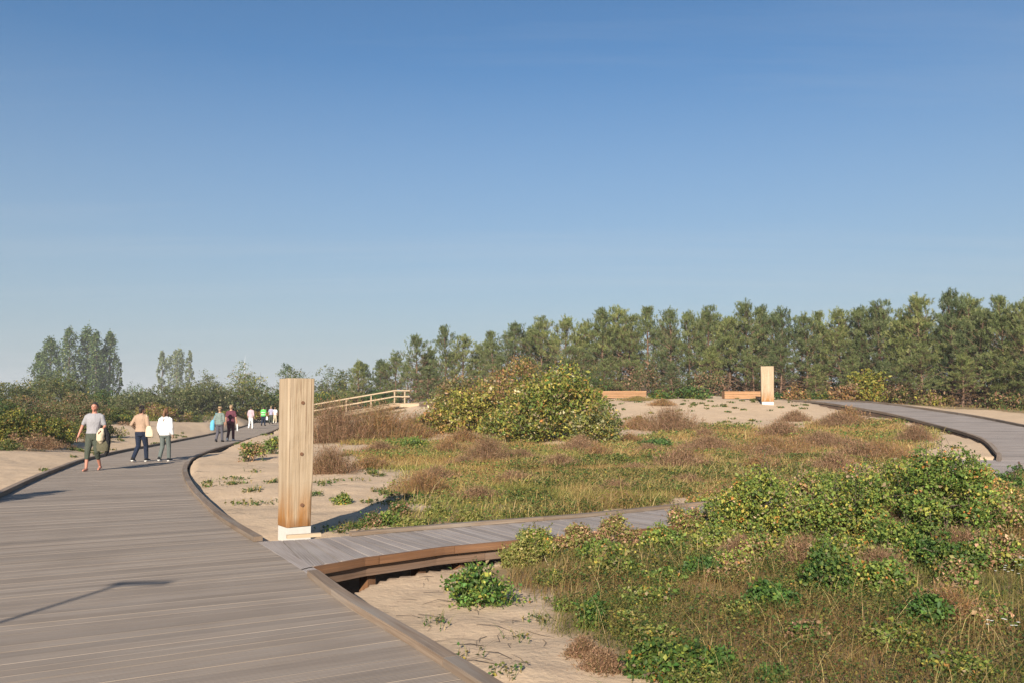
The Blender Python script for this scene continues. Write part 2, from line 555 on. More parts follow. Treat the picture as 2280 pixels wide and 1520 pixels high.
def poly_world(px):
    return np.array([hit(*p)[:2] for p in px])
def in_poly(x, y, poly):
    c = np.zeros(len(x), bool)
    j = len(poly) - 1
    for i in range(len(poly)):
        xi, yi, xj, yj = poly[i, 0], poly[i, 1], poly[j, 0], poly[j, 1]
        m = ((yi > y) != (yj > y)) & (x < (xj - xi) * (y - yi) / (yj - yi + 1e-12) + xi)
        c ^= m
        j = i
    return c
def edge_dist(x, y, poly):
    d = np.full(len(x), 1e9)
    for i in range(len(poly)):
        a, b = poly[i], poly[(i + 1) % len(poly)]
        ab = b - a
        t = np.clip(((x - a[0]) * ab[0] + (y - a[1]) * ab[1]) / (ab @ ab + 1e-9), 0, 1)
        d = np.minimum(d, np.hypot(x - a[0] - ab[0] * t, y - a[1] - ab[1] * t))
    return d
FIELD = poly_world([(770, 985), (820, 965), (960, 975), (1100, 985), (1400, 975), (1430, 945), (1560, 948), (1700, 950), (1900, 942), (2000, 938), (2050, 955), (2075, 1000),
                    (2000, 1040), (1760, 1075), (1640, 1105), (1500, 1120), (1300, 1142), (1150, 1153), (1050, 1160), (960, 1118), (850, 1075), (800, 1040)])
FRONT = poly_world([(1165, 1215), (1300, 1185), (1500, 1166), (1620, 1145), (1700, 1080), (2000, 1050), (2200, 1050)]) 
FRONT = np.concatenate([FRONT, np.array([(13.0, 22.0), (13.0, 12), (12, 4.0), (4.2, 3.6)]), poly_world([(1390, 1515), (1320, 1450), (1265, 1385), (1210, 1315), (1150, 1280), (1130, 1245)])])
LEFTV = np.array([P(0, 1005, 29)[:2], P(160, 985, 33)[:2], P(250, 955, 48)[:2], P(330, 935, 60)[:2], P(480, 925, 78)[:2], (-27, 92), (-35, 120), (-90, 120), (-60, 30), (-30, 12)])
BACKV = np.array([P(700, 950, 60)[:2], P(860, 905, 66)[:2], (-6, 78), (2, 66), (10, 61), (15, 58), (19.8, 53.5), (25, 47), P(2280, 925, 44)[:2], (50, 50), (60, 130), (-20, 130), (-26, 100), (-20, 74)])
def veg_mask(x, y):
    v = np.zeros(len(x))
    nz = fbm(x / 1.7, y / 1.7, 21, 4) - .5
    for pl, soft, amp in ((FIELD, 1.5, 2.4), (FRONT, .8, 1.3), (LEFTV, 2, 3), (BACKV, 2, 3)):
        d = edge_dist(x, y, pl)
        d = np.where(in_poly(x, y, pl), d, -d)
        v = np.maximum(v, np.clip((d + nz * amp * 2) / soft + .35, 0, 1))
    D, Z = deck_dist(x, y)
    return v * np.clip((D - .02) / .25, 0, 1)

# ground sheet: fine in front of the camera, coarse elsewhere, out to the horizon
ang = np.concatenate([np.arange(-36, 36, .16), np.arange(36, 324, 4.0)]) * math.pi / 180
rad = [0.35]
while rad[-1] < 4500:
    r = rad[-1]
    rad.append(r * (1.25 if r < 3 else 1.0115 if r < 30 else 1.016 if r < 120 else 1.12))
rad = np.array(rad)
gx = (rad[:, None] * np.sin(ang)[None]).ravel()
gy = (rad[:, None] * np.cos(ang)[None]).ravel()
gzv = ground(gx, gy)
na, nr = len(ang), len(rad)
i0 = (np.arange(nr - 1)[:, None] * na + np.arange(na)[None]).ravel()
i1 = (np.arange(nr - 1)[:, None] * na + (np.arange(na)[None] + 1) % na).ravel()
quads = np.stack([i0, i0 + na, i1 + na, i1], 1)[:, ::-1].ravel()
c_id = nr * na
gv = np.concatenate([np.stack([gx, gy, gzv], 1), [[0, 0, -.3]]])
fan = np.stack([np.full(na, c_id), np.arange(na), (np.arange(na) + 1) % na], 1)[:, ::-1].ravel()
me = np_mesh('ground', gv, np.concatenate([quads, fan]), np.concatenate([np.full(len(i0), 4), np.full(na, 3)]), smooth=True)
va = me.attributes.new('veg', 'FLOAT', 'POINT')
vm = veg_mask(gx, gy)
vm = np.where(np.hypot(gx, gy) > 130, 1.0, vm)
va.data.foreach_set('value', np.concatenate([vm, [0]]).astype(np.float32))

m, n, l, b, out = new_mat('dune_sand')
geo = n.new('ShaderNodeNewGeometry')
pos = geo.outputs['Position']
at = n.new('ShaderNodeAttribute'); at.attribute_name = 'veg'
s_big = noise_n(n, l, pos, .55, 4)
s_mid = noise_n(n, l, pos, 4.5, 5, .6)
s_fine = noise_n(n, l, pos, 90, 3, .7)
s_speck = noise_n(n, l, pos, 30, 2, .5)
sand = mixc(n, l, ramp_n(n, l, s_big, .3, .7), (.43, .318, .208), (.49, .37, .25))
sand = mixc(n, l, math_n(n, l, 'MULTIPLY', ramp_n(n, l, s_mid, .42, .68), .4), sand, (.35, .245, .165))
sand = mixc(n, l, math_n(n, l, 'MULTIPLY', ramp_n(n, l, s_fine, .35, .75), .5), sand, (.50, .375, .28))
sand = mixc(n, l, math_n(n, l, 'MULTIPLY', ramp_n(n, l, s_speck, .67, .74), .6), sand, (.19, .12, .075))
litter = mixc(n, l, ramp_n(n, l, s_mid, .35, .65), (.13, .088, .045), (.25, .175, .095))
litter = mixc(n, l, math_n(n, l, 'MULTIPLY', ramp_n(n, l, s_fine, .4, .7), .5), litter, (.09, .088, .03))
vfac = ramp_n(n, l, math_n(n, l, 'ADD', at.outputs['Fac'], math_n(n, l, 'MULTIPLY', math_n(n, l, 'SUBTRACT', s_mid, .5), .9)), .35, .75)
l.new(mixc(n, l, math_n(n, l, 'MULTIPLY', vfac, .85), sand, litter), b.inputs['Base Color'])
b.inputs['Roughness'].default_value = .95
b.inputs['Specular IOR Level'].default_value = .1
vo = n.new('ShaderNodeTexVoronoi')           # trodden dimples
vo.feature = 'SMOOTH_F1'
vo.inputs['Scale'].default_value = 2.6
vo.inputs['Randomness'].default_value = 1.0
wp = n.new('ShaderNodeMix'); wp.data_type = 'VECTOR'; wp.inputs['Factor'].default_value = .12
nz = n.new('ShaderNodeTexNoise'); nz.inputs['Scale'].default_value = 3.0
l.new(pos, nz.inputs['Vector']); l.new(pos, wp.inputs['A']); l.new(nz.outputs['Color'], wp.inputs['B'])
l.new(wp.outputs['Result'], vo.inputs['Vector'])
hh = math_n(n, l, 'ADD', math_n(n, l, 'MULTIPLY', vo.outputs['Distance'], 1.1), math_n(n, l, 'ADD', math_n(n, l, 'MULTIPLY', noise_n(n, l, pos, 14, 2, .5), .5), math_n(n, l, 'MULTIPLY', s_fine, .16)))
bump_n(n, l, b, hh, .55, .05)
M_SAND = m
g_ob = link('ground', me, M_SAND)
tag(g_ob, 'pale pinkish sand of the dunes under the boardwalks and grass', kind='structure')

# ================================================================== boardwalks
def rnd(a, b): return random.uniform(a, b)
def plank_slab(st, q0, q1, v0, v1, drop=0.0, th=.032):
    a, b_, c, d = st.at(q0, v0), st.at(q0, v1), st.at(q1, v1), st.at(q1, v0)
    dz = Vector((0, 0, drop))
    pts = [a + dz, b_ + dz, c + dz, d + dz]
    if st.side > 0:         # travel forward, edge line on the right: keep the top facing up
        pts = [pts[3], pts[2], pts[1], pts[0]]
    return pts
def lay_planks(st, q0, q1, mat, root, pitch=.145, gap=.008, objects=True, lo=0.0, hi=0.0, stuff_name='far_planks', tones=(.88, 1.10), limit=300):
    k, q, rest = 0, q0, MB()
    while q < q1 - .02:
        qe = min(q + pitch - gap, q1)
        w = st.width((q + qe) / 2)
        th = .032
        pts = plank_slab(st, q, qe, lo + rnd(-.006, .006), w - hi + rnd(-.006, .006), rnd(-.0015, .0015))
        tone = rnd(*tones)
        if random.random() < .06: tone *= rnd(.8, 1.2)
        if objects and k < limit:
            mb = MB(); mb.slab(*pts, th, tone, rnd(0, 50), rnd(0, 50))
            mb.build('plank', mat, root)
        else:
            rest.slab(*pts, th, tone, rnd(0, 50), rnd(0, 50))
        q += pitch; k += 1
    if rest.v:
        o = rest.build(stuff_name, mat, root)
        o['kind'] = 'stuff'
def edge_rail(st, q0, q1, v0, v1, h, z0, mat, root, name, seg=3.0, tones=(.85, 1.15), objects=True, step=.5):
    """a run of boards along the boardwalk between offsets v0..v1, from level z0 up to z0+h"""
    q = q0
    while q < q1 - .05:
        qe = min(q + seg, q1)
        mb = MB()
        tone, uo = rnd(*tones), rnd(0, 40)
        m_ = max(2, int((qe - q) / step) + 1)
        qs = np.linspace(q, qe - .006, m_)
        A = [(st.at(x, v0), st.at(x, v1)) for x in qs]
        for i in range(m_ - 1):
            a0, b0 = A[i]; a1, b1 = A[i + 1]
            up, dn = Vector((0, 0, z0 + h)), Vector((0, 0, z0))
            L0, L1 = qs[i] + uo, qs[i + 1] + uo
            W_ = abs(v1 - v0)
            fl = (st.side > 0) != (v1 < v0)
            def add(pts, uvs):
                if fl: pts, uvs = pts[::-1], uvs[::-1]
                mb.poly(pts, uvs, tone)
            add([a0 + up, b0 + up, b1 + up, a1 + up], [(L0, 0), (L0, W_), (L1, W_), (L1, 0)])
            add([a0 + dn, a1 + dn, b1 + dn, b0 + dn], [(L0, 0), (L1, 0), (L1, W_), (L0, W_)])
            add([a0 + dn, a0 + up, a1 + up, a1 + dn], [(L0, 1), (L0, 1 + h), (L1, 1 + h), (L1, 1)])
            add([b0 + up, b0 + dn, b1 + dn, b1 + up], [(L0, 2 + h), (L0, 2), (L1, 2), (L1, 2 + h)])
        for (a, b2), s_ in ((A[0], 1), (A[-1], -1)):
            up, dn = Vector((0, 0, z0 + h)), Vector((0, 0, z0))
            pts = [a + dn, b2 + dn, b2 + up, a + up]
            mb.poly(pts if s_ > 0 else pts[::-1], [(0, 0), (0, .1), (.02, .1), (.02, 0)], tone)
        mb.build(name, mat, root)
        q += seg
def joist_mesh(st, q0, q1, step=1.2):
    mb = MB()
    q = q0 + .4
    while q < q1:
        w = st.width(q)
        a, c = st.at(q, .12), st.at(q, w - .12)
        mb.beam(a + Vector((0, 0, -.11)), c + Vector((0, 0, -.11)), .06, .14, rnd(.8, 1.1))
        q += step
    return mb
Q_FRAME = MAIN.q_at_y(3.8)
main_root = joist_mesh(MAIN, 0, MAIN.len).build('boardwalk', M_BEAM)
tag(main_root, 'wide weathered grey brown plank boardwalk the walkers are on', kind='structure')
lay_planks(MAIN, Q_FRAME, MAIN.len, M_DECK, main_root, stuff_name='far_planks')
lay_planks(MAIN, 0, Q_FRAME, M_DECK, main_root, objects=False, stuff_name='planks_underfoot')
qa, qb = MAIN.q_at_y(8.62), MAIN.q_at_y(10.85)
edge_rail(MAIN, 0, qa, -.065, .045, .06, .004, M_CURB, main_root, 'curb', seg=2.4)
edge_rail(MAIN, qb, MAIN.len, -.07, .045, .06, .004, M_CURB, main_root, 'curb', seg=3.0)
def outer_rail(st, q0, q1, w_off0, w_off1, *a, **k):
    """the same along the far side; the width changes slowly, so take it per run"""
    seg = k.pop('seg', 3.0)
    q = q0
    while q < q1 - .05:
        qe = min(q + seg, q1)
        class Sub:
            side = st.side
            @staticmethod
            def at(x, v): return st.at(x, st.width(x) + v)
        edge_rail(Sub, q, qe, w_off0, w_off1, *a, seg=seg, **k)
        q += seg
edge_rail(MAIN, qa, qb + .02, -.150, -.006, .032, -.034, M_PATH, main_root, 'plank', seg=2.5, step=.15)
outer_rail(MAIN, 0, MAIN.len, -.05, .07, .085, .004, M_CURB, main_root, 'curb', seg=3.0)
edge_rail(MAIN, 0, qa, -.045, -.005, .17, -.21, M_FASCIA, main_root, 'fascia_board', seg=3.0)
edge_rail(MAIN, qb, MAIN.len, -.045, -.005, .20, -.24, M_BEAM, main_root, 'fascia_board', seg=3.0)
outer_rail(MAIN, 0, MAIN.len, .005, .045, .20, -.24, M_BEAM, main_root, 'fascia_board', seg=3.0)

side_root = joist_mesh(SIDE, .6, SIDE.len, .6).build('boardwalk', M_BEAM)
tag(side_root, 'narrow pale boardwalk with rusty edge boards branching off beside the tall timber post', kind='structure')
lay_planks(SIDE, .13, SIDE.len - .05, M_PATH, side_root, hi=.022, pitch=.148, gap=.012, tones=(.86, 1.12))
edge_rail(SIDE, 1.15, SIDE.len - .3, -.02, .09, .05, .004, M_CURB, side_root, 'curb', seg=3.0)
outer_rail(SIDE, .0, SIDE.len - .3, -.012, .03, .090, -.088, M_FASCIA, side_root, 'fascia_board', seg=.95, step=.12)
outer_rail(SIDE, .0, SIDE.len - .3, -.10, -.04, .115, -.215, M_BEAM, side_root, 'beam', seg=2.4, step=.12)
q = .9
while q < SIDE.len - .5:                      # joist ends showing under the edge board, and stub posts in the sand
    w = SIDE.width(q)
    p = SIDE.at(q, w - .2)
    g = gz(p.x, p.y)
    if int(round(q / .6)) % 2 == 0:
        mb = MB(); mb.beam((p.x, p.y, g - .35), (p.x, p.y, p.z - .12), .14, .12, rnd(.9, 1.2), up=(.6, .8, 0))
        mb.build('support_post', M_FASCIA, side_root)
    q += .6
for q in np.arange(1.7, 8, .3):
    mb = MB(); w = SIDE.width(q)
    mb.beam(SIDE.at(q, w - .5) + Vector((0, 0, -.085)), SIDE.at(q, w - .03) + Vector((0, 0, -.085)), .05, .07, 1.3)
    # hidden under the planks except for its end
    mb.build('joist_end', M_BEAM, side_root)

right_root = joist_mesh(RIGHT, 0, RIGHT.len).build('boardwalk', M_BEAM)
tag(right_root, 'grey boardwalk curving up the dune past the far post', kind='structure')
lay_planks(RIGHT, 0, RIGHT.len, M_PATH, right_root, objects=False, stuff_name='far_planks', tones=(.72, 1.0))
edge_rail(RIGHT, 0, RIGHT.len, -.07, .05, .09, .004, M_CURB, right_root, 'curb', seg=3.0)
outer_rail(RIGHT, 0, RIGHT.len, -.05, .07, .09, .004, M_CURB, right_root, 'curb', seg=3.0)
edge_rail(RIGHT, 0, RIGHT.len, -.06, -.012, .18, -.225, M_BEAM, right_root, 'fascia_board', seg=3.0)
outer_rail(RIGHT, 0, RIGHT.len, .012, .06, .18, -.225, M_BEAM, right_root, 'fascia_board', seg=3.0)

# ================================================================== timber posts
def timber_mat(name):
    m, n, l, b, out = new_mat(name)
    tc = n.new('ShaderNodeTexCoord')
    ob = tc.outputs['Object']
    g1 = noise_n(n, l, mapping_n(n, l, ob, (34, 34, 1.1)), 1.0, 6, .65)
    g2 = noise_n(n, l, mapping_n(n, l, ob, (9, 9, .5)), 1.0, 3)
    crack = noise_n(n, l, mapping_n(n, l, ob, (55, 55, .8)), 1.0, 2, .4)
    c = mixc(n, l, ramp_n(n, l, g1, .3, .7), (.265, .19, .118), (.41, .32, .22))
    c = mixc(n, l, math_n(n, l, 'MULTIPLY', ramp_n(n, l, g2, .5, .75), .5), c, (.45, .36, .26))
    c = mixc(n, l, math_n(n, l, 'MULTIPLY', ramp_n(n, l, crack, .60, .68), .6), c, (.14, .075, .035))
    sx = n.new('ShaderNodeSeparateXYZ'); l.new(ob, sx.inputs[0])
    low = n.new('ShaderNodeMapRange')
    low.inputs['From Min'].default_value = .72; low.inputs['From Max'].default_value = .2
    l.new(sx.outputs['Z'], low.inputs['Value'])
    st = math_n(n, l, 'MULTIPLY', low.outputs[0], ramp_n(n, l, noise_n(n, l, mapping_n(n, l, ob, (11, 11, 1.3)), 1.0, 3), .30, .58))
    c = mixc(n, l, st, c, (.27, .12, .03))
    foot = n.new('ShaderNodeMapRange')
    foot.inputs['From Min'].default_value = .24; foot.inputs['From Max'].default_value = .14
    l.new(math_n(n, l, 'ADD', sx.outputs['Z'], math_n(n, l, 'MULTIPLY', math_n(n, l, 'SUBTRACT', g2, .5), .12)), foot.inputs['Value'])
    c = mixc(n, l, math_n(n, l, 'MULTIPLY', foot.outputs[0], .7), c, (.20, .09, .03))
    l.new(c, b.inputs['Base Color'])
    b.inputs['Roughness'].default_value = .75
    b.inputs['Specular IOR Level'].default_value = .25
    bump_n(n, l, b, math_n(n, l, 'ADD', g1, math_n(n, l, 'MULTIPLY', crack, .8)), .5, .012)
    return m
M_TIMBER = timber_mat('pale_timber')
def timber_post(loc, normal_deg, a, h, plinth_h, label, seed=1, wane=True, plug_face=True, slab=True):
    """squared log on a pale plinth; local -Y is the main face"""
    rr = random.Random(seed)
    root = empty('timber_post', loc, R(normal_deg))
    hw = a / 2
    levels = list(np.linspace(plinth_h, h, 15))
    ring0 = []
    v, f = [], []
    nper = 16
    for k, z in enumerate(levels):
        t = (z - plinth_h) / (h - plinth_h)
        grow = .965 + .035 * t
        off = .006 * math.sin(3 * t + seed)
        # corners with small arrises; the right front corner is waney near the foot
        ch = [.012 + rr.uniform(0, .012) for _ in range(4)]
        if wane:
            ch[1] = .012 + .055 * max(0, 1 - t / .30) ** .5
            ch[0] = .012 + .02 * max(0, 1 - t / .12)
        cr = [(-hw, -hw), (hw, -hw), (hw, hw), (-hw, hw)]
        pts = []
        for i in range(4):
            px, py = cr[i]
            nx, ny = cr[(i + 1) % 4]; qx, qy = cr[i - 1]
            d1 = Vector((qx - px, qy - py)).normalized(); d2 = Vector((nx - px, ny - py)).normalized()
            c = ch[i]
            pts.append((px + d1.x * c, py + d1.y * c))
            pts.append((px + d1.x * c * .3 + d2.x * c * .3, py + d1.y * c * .3 + d2.y * c * .3))
            pts.append((px + d2.x * c, py + d2.y * c))
            mx, my = (px + nx) / 2, (py + ny) / 2
            pts.append((mx * (1 + rr.uniform(-.03, .015)), my * (1 + rr.uniform(-.03, .015))))
        v += [(x * grow + off, y * grow, z if 0 < k < 14 else z + rr.uniform(-.004, .004)) for x, y in pts]
    for k in range(len(levels) - 1):
        for i in range(nper):
            j = (i + 1) % nper
            f.append((k * nper + i, k * nper + j, (k + 1) * nper + j, (k + 1) * nper + i))
    f.append(tuple(range(nper))[::-1])
    f.append(tuple((len(levels) - 1) * nper + i for i in range(nper)))
    me = bpy.data.meshes.new('shaft'); me.from_pydata(v, [], f); me.update()
    link('shaft', me, M_TIMBER, root)
    pl = MB(); p = hw * .90
    pl.slab((-p, -p, plinth_h - .004), (p, -p, plinth_h - .004), (p, p, plinth_h - .004), (-p, p, plinth_h - .004), plinth_h + .12, 1)
    pl.build('plinth', M_CONC, root)
    if plug_face:
        for zz, ox in ((plinth_h + (h - plinth_h) * .835, .015), (plinth_h + (h - plinth_h) * .488, .01), (plinth_h + (h - plinth_h) * .145, .03)):
            m_ = MB()
            n_ = 14
            ring = [(ox + .024 * math.cos(2 * math.pi * i / n_), -hw - .006, zz + .024 * math.sin(2 * math.pi * i / n_)) for i in range(n_)]
            back = [(x, -hw + .03, z) for x, y, z in ring]
            m_.poly(ring, [(0, 0)] * n_, 1)
            for i in range(n_):
                j = (i + 1) % n_
                m_.poly([ring[j], ring[i], back[i], back[j]], [(0, 0)] * 4, 1)
            m_.build('plug', M_PLUG, root)
    tag(root, label, 'post')
    return root
pb = G(657, 1190, -.01)
post_near = timber_post((pb[0] - .04, pb[1] + .12, -.02), 35.0, .365, 2.08, .12, 'tall squared pale timber post with three dark plugs beside the boardwalk fork', seed=2)
# pale sill stone lying in front of the post's foot
sl = empty('sill_plank', (0, 0, 0))
s0, s1 = G(636, 1199), G(712, 1194)
mb = MB(); mb.beam((s0[0], s0[1] + .05, .022), (s1[0], s1[1] + .05, .022), .07, .045, 1.1)
o = mb.build('sill_plank', M_RAIL); bpy.data.objects.remove(sl)
o.name = 'sill_plank'
tag(o, 'short pale sawn board lying at the foot of the near post', 'board')
pf = P(1709, 898, 45.5)
post_far = timber_post((pf[0], pf[1], gz(pf[0], pf[1]) - .02), -13, .66, 2.02, .16, 'broad pale timber slab post standing on the sandy ridge near the benches', seed=5, wane=False, plug_face=False)

# ================================================================== benches
def bench(px, py, Y, length, rz, label):
    p = P(px, py, Y)
    g = min(gz(p[0] + dx, p[1]) for dx in (-1.2, 0, 1.2))
    root = empty('bench', (p[0], p[1], g), R(rz))
    hl = length / 2
    for k, y in enumerate((-.225, -.08, .065, .21)):
        mb = MB(); mb.beam((-hl, y + .0075, .47), (hl, y + .0075, .47), .135, .05, rnd(.9, 1.15), uo=rnd(0, 20)); mb.build('seat_slat', M_BENCH, root)
    for k, z in enumerate((.385, .255, .13)):
        mb = MB(); mb.beam((-hl + .012, -.262, z), (hl - .012, -.262, z), .04, .115, rnd(.85, 1.15), uo=rnd(0, 20)); mb.build('front_board', M_BENCH, root)
    for s in (-1, 1):
        mb = MB(); mb.beam((s * (hl - .035), -.235, .25), (s * (hl - .035), .25, .25), .05, .36, .8); mb.build('end_panel', M_BENCH, root)
        mb = MB(); mb.beam((s * (hl - .5), 0, -.25), (s * (hl - .5), 0, .435), .3, .1, .6, up=(0, 1, 0)); mb.build('leg', M_BEAM, root)
    return tag(root, label, 'bench', 'timber benches on the ridge')
bench(1389, 884, 51, 2.65, -6, 'boxy orange timber bench whose end is hidden by the big autumn shrub')
bench(1664, 888, 49.5, 2.85, 3, 'boxy orange timber bench half hidden behind the far timber post')

# ================================================================== stairway with handrail
def stairs():
    bot, top = Vector(P(690, 922, 66.5)), Vector(P(884, 897, 69))
    bot.z = gz(bot.x, bot.y) + .15
    root = empty('stairway', (bot.x, bot.y, bot.z - .15))
    inv = Vector((bot.x, bot.y, bot.z - .15))
    A, B = bot - inv, top - inv
    d = Vector((B.x - A.x, B.y - A.y, 0)); L = d.length; d.normalize()
    nrm = Vector((-d.y, d.x, 0))       # away from the camera
    n_ = 13
    for i in range(n_):
        t = (i + .5) / n_
        c = A.lerp(B, t); c.z = A.z + (B.z - A.z) * (i + 1) / n_
        mb = MB(); mb.beam(c - d * .27, c + d * .27, 1.7, .05, rnd(.9, 1.1)); 
        mb.build('step', M_RAIL, root)
    for s in (-.86, .86):
        mb = MB(); mb.beam(A + nrm * s + Vector((0, 0, -.1)), B + nrm * s + Vector((0, 0, -.1)), .05, .2, .8); mb.build('stringer', M_RAIL, root)
    e = B + d * 1.6
    for k in range(11):
        c0 = B + d * (.08 + k * .146)
        mb = MB(); mb.beam(c0 - nrm * .86, c0 + nrm * .86, .138, .04, rnd(.9, 1.1)); mb.build('landing_plank', M_RAIL, root)
    mb = MB(); mb.beam(B - nrm * .84 + Vector((0, 0, -.17)), e - nrm * .84 + Vector((0, 0, -.17)), .05, .28, 1.1); mb.build('stringer', M_RAIL, root)
    s = .9
    H = Vector((0, 0, 1.02)); Hm = Vector((0, 0, .56))
    base = [A + d * .1, A.lerp(B, .43), A.lerp(B, .72), B, B + d * .85]
    for p in base:
        mb = MB(); mb.beam(p + nrm * s + Vector((0, 0, -.35)), p + nrm * s + H, .09, .09, 1, up=nrm); mb.build('rail_post', M_RAIL, root)
    for off, nm in ((H + Vector((0, 0, .03)), 'handrail'), (Hm, 'middle_rail')):
        mb = MB(); mb.beam(A - d * .2 + nrm * (s - .075) + off, B + nrm * (s - .075) + off, .06, .10, 1.05); mb.build(nm, M_RAIL, root)
        mb = MB(); mb.beam(B + nrm * (s - .075) + off, B + d * 1.25 + nrm * (s - .075) + off, .06, .10, 1.05); mb.build(nm, M_RAIL, root)
    tag(root, 'raw pale timber stairway with a two bar handrail climbing the dune', 'stairs')
stairs()

# ================================================================== lamp post beside the deck (out of frame; its shadow crosses the planks)
M_METAL = plain_mat('dark_painted_steel', (.05, .05, .05), .45, .1, 20, 0, .5)
lx, ly = -5.55, -.75
lp = empty('lamp_post', (lx, ly, gz(lx, ly)))
mb = MB(); mb.tube([(0, 0, -.3), (0, 0, 2.4), (0, 0, 4.35)], [.04, .03, .024], 10); mb.build('pole', M_METAL, lp, True)
mb = MB(); mb.beam((-.10, .0, 4.36), (.42, -.05, 4.40), .06, .05); mb.build('lamp_head', M_METAL, lp)
tag(lp, 'dark steel lamp post with a flat bar head standing left of the wide boardwalk', 'lamp post')

# ================================================================== wind turbine far off
M_TURB = plain_mat('white_coating', (.40, .43, .47), .5, .03, 1, 0)
tx, ty, tz = P(545, 811, 600)
wt = empty('wind_turbine', (tx, ty, 0))
mb = MB(); mb.tube([(0, 0, 0), (0, 0, tz)], [.45, .25], 10); mb.build('tower', M_TURB, wt, True)
mb = MB(); mb.beam((0, -1, tz + .4), (0, 1.6, tz + .4), .9, .9); mb.build('nacelle', M_TURB, wt)
for k in range(3):
    a_ = R(8 + 120 * k)
    mb = MB(); mb.tube([(0, -1.2, tz + .4), (math.sin(a_) * 2.5, -1.2, tz + .4 + math.cos(a_) * 2.5), (math.sin(a_) * 7.0, -1.2, tz + .4 + math.cos(a_) * 7.0)], [.10, .14, .04], 6)
    mb.build('blade', M_TURB, wt, True)
tag(wt, 'tiny white wind turbine far behind the round trees on the horizon', 'wind turbine')

# ================================================================== plant builders
def jitter_cols(pal, n, rng, amt=.22, mul=1.32):
    """pal: list of (rgb, weight); one colour per leaf"""
    cols = np.array([p[0] for p in pal]); w = np.array([p[1] for p in pal], float); w /= w.sum()
    c = cols[rng.choice(len(pal), n, p=w)]
    c = c * (1 + rng.uniform(-amt, amt, (n, 1))) * (1 + rng.uniform(-.07, .07, (n, 3)))
    return np.clip(c * mul, .004, .8)
def unit(v):
    return v / (np.linalg.norm(v, axis=1)[:, None] + 1e-9)
def leaves_arrays(c, d, nrm, L, Wd, col, fold=.25):
    """pointed leaves: two triangles folded along the midrib, as one quad base-left-tip-right"""
    n = len(c)
    d = unit(d)
    s = unit(np.cross(d, nrm))
    up = np.cross(s, d)
    L, Wd = np.broadcast_to(L, n)[:, None], np.broadcast_to(Wd, n)[:, None]
    base, tip = c - d * L * .5, c + d * L * .5
    mid = c - d * L * .04 + up * Wd * fold
    v = np.stack([base, mid + s * Wd * .5, tip, mid - s * Wd * .5], 1).reshape(-1, 3)
    f = np.arange(4 * n).reshape(n, 4)
    tri = np.stack([f[:, 0], f[:, 1], f[:, 2], f[:, 0], f[:, 2], f[:, 3]], 1).reshape(-1)
    return v, tri, np.full(2 * n, 3), np.repeat(col, 4, 0)
def needle_arrays(c, d, L, Wd, col, rng):
    n = len(c)
    d = unit(d)
    s = unit(np.cross(d, rng.normal(size=(n, 3))))
    L, Wd = np.broadcast_to(L, n)[:, None], np.broadcast_to(Wd, n)[:, None]
    v = np.stack([c - s * Wd * .5, c + s * Wd * .5, c + d * L], 1).reshape(-1, 3)
    return v, np.arange(3 * n), np.full(n, 3), np.repeat(col, 3, 0)
def join(parts):
    V, Fc, S, C, o = [], [], [], [], 0
    for v, f, s, c in parts:
        V.append(v); Fc.append(f + o); S.append(s); C.append(c); o += len(v)
    return np.concatenate(V), np.concatenate(Fc), np.concatenate(S), np.concatenate(C)
def mesh_of(name, parts):
    v, f, s, c = join(parts)
    return np_mesh(name, v, f, s, c)

def lobed_points(rng, n, rx, ry, h, lobes, shell=.55, z0=.12):
    """points through an uneven dome made of many overlapping lumps"""
    th = rng.uniform(0, 2 * np.pi, lobes); rr = np.sqrt(rng.uniform(0, 1, lobes)) * .78
    lx, ly = rr * np.cos(th) * rx, rr * np.sin(th) * ry
    top = h * (1 - rr ** 2 * .55) * rng.uniform(.5, 1.04, lobes)
    lr = np.minimum(rng.uniform(.22, .42, lobes) * min(rx, ry) + .05, top * .55)
    lz = top - lr
    k = rng.choice(lobes, n, p=(lr ** 2) / (lr ** 2).sum())
    u = unit(rng.normal(size=(n, 3)))
    u[:, 2] = np.where(rng.random(n) < .7, np.abs(u[:, 2]), u[:, 2])
    rad_ = lr[k] * (shell + (1 - shell) * rng.random(n) ** .5) * rng.uniform(.9, 1.12, n)
    p = np.stack([lx[k], ly[k], lz[k]], 1) + u * rad_[:, None]
    # some leaves hang lower, down to the ground, so that the base is filled
    low = rng.random(n) < .3
    p[low, 2] = rng.uniform(z0, 1, low.sum()) * p[low, 2]
    p[:, 2] = np.maximum(p[:, 2], .03)
    return p, u, np.stack([lx, ly, lz], 1)
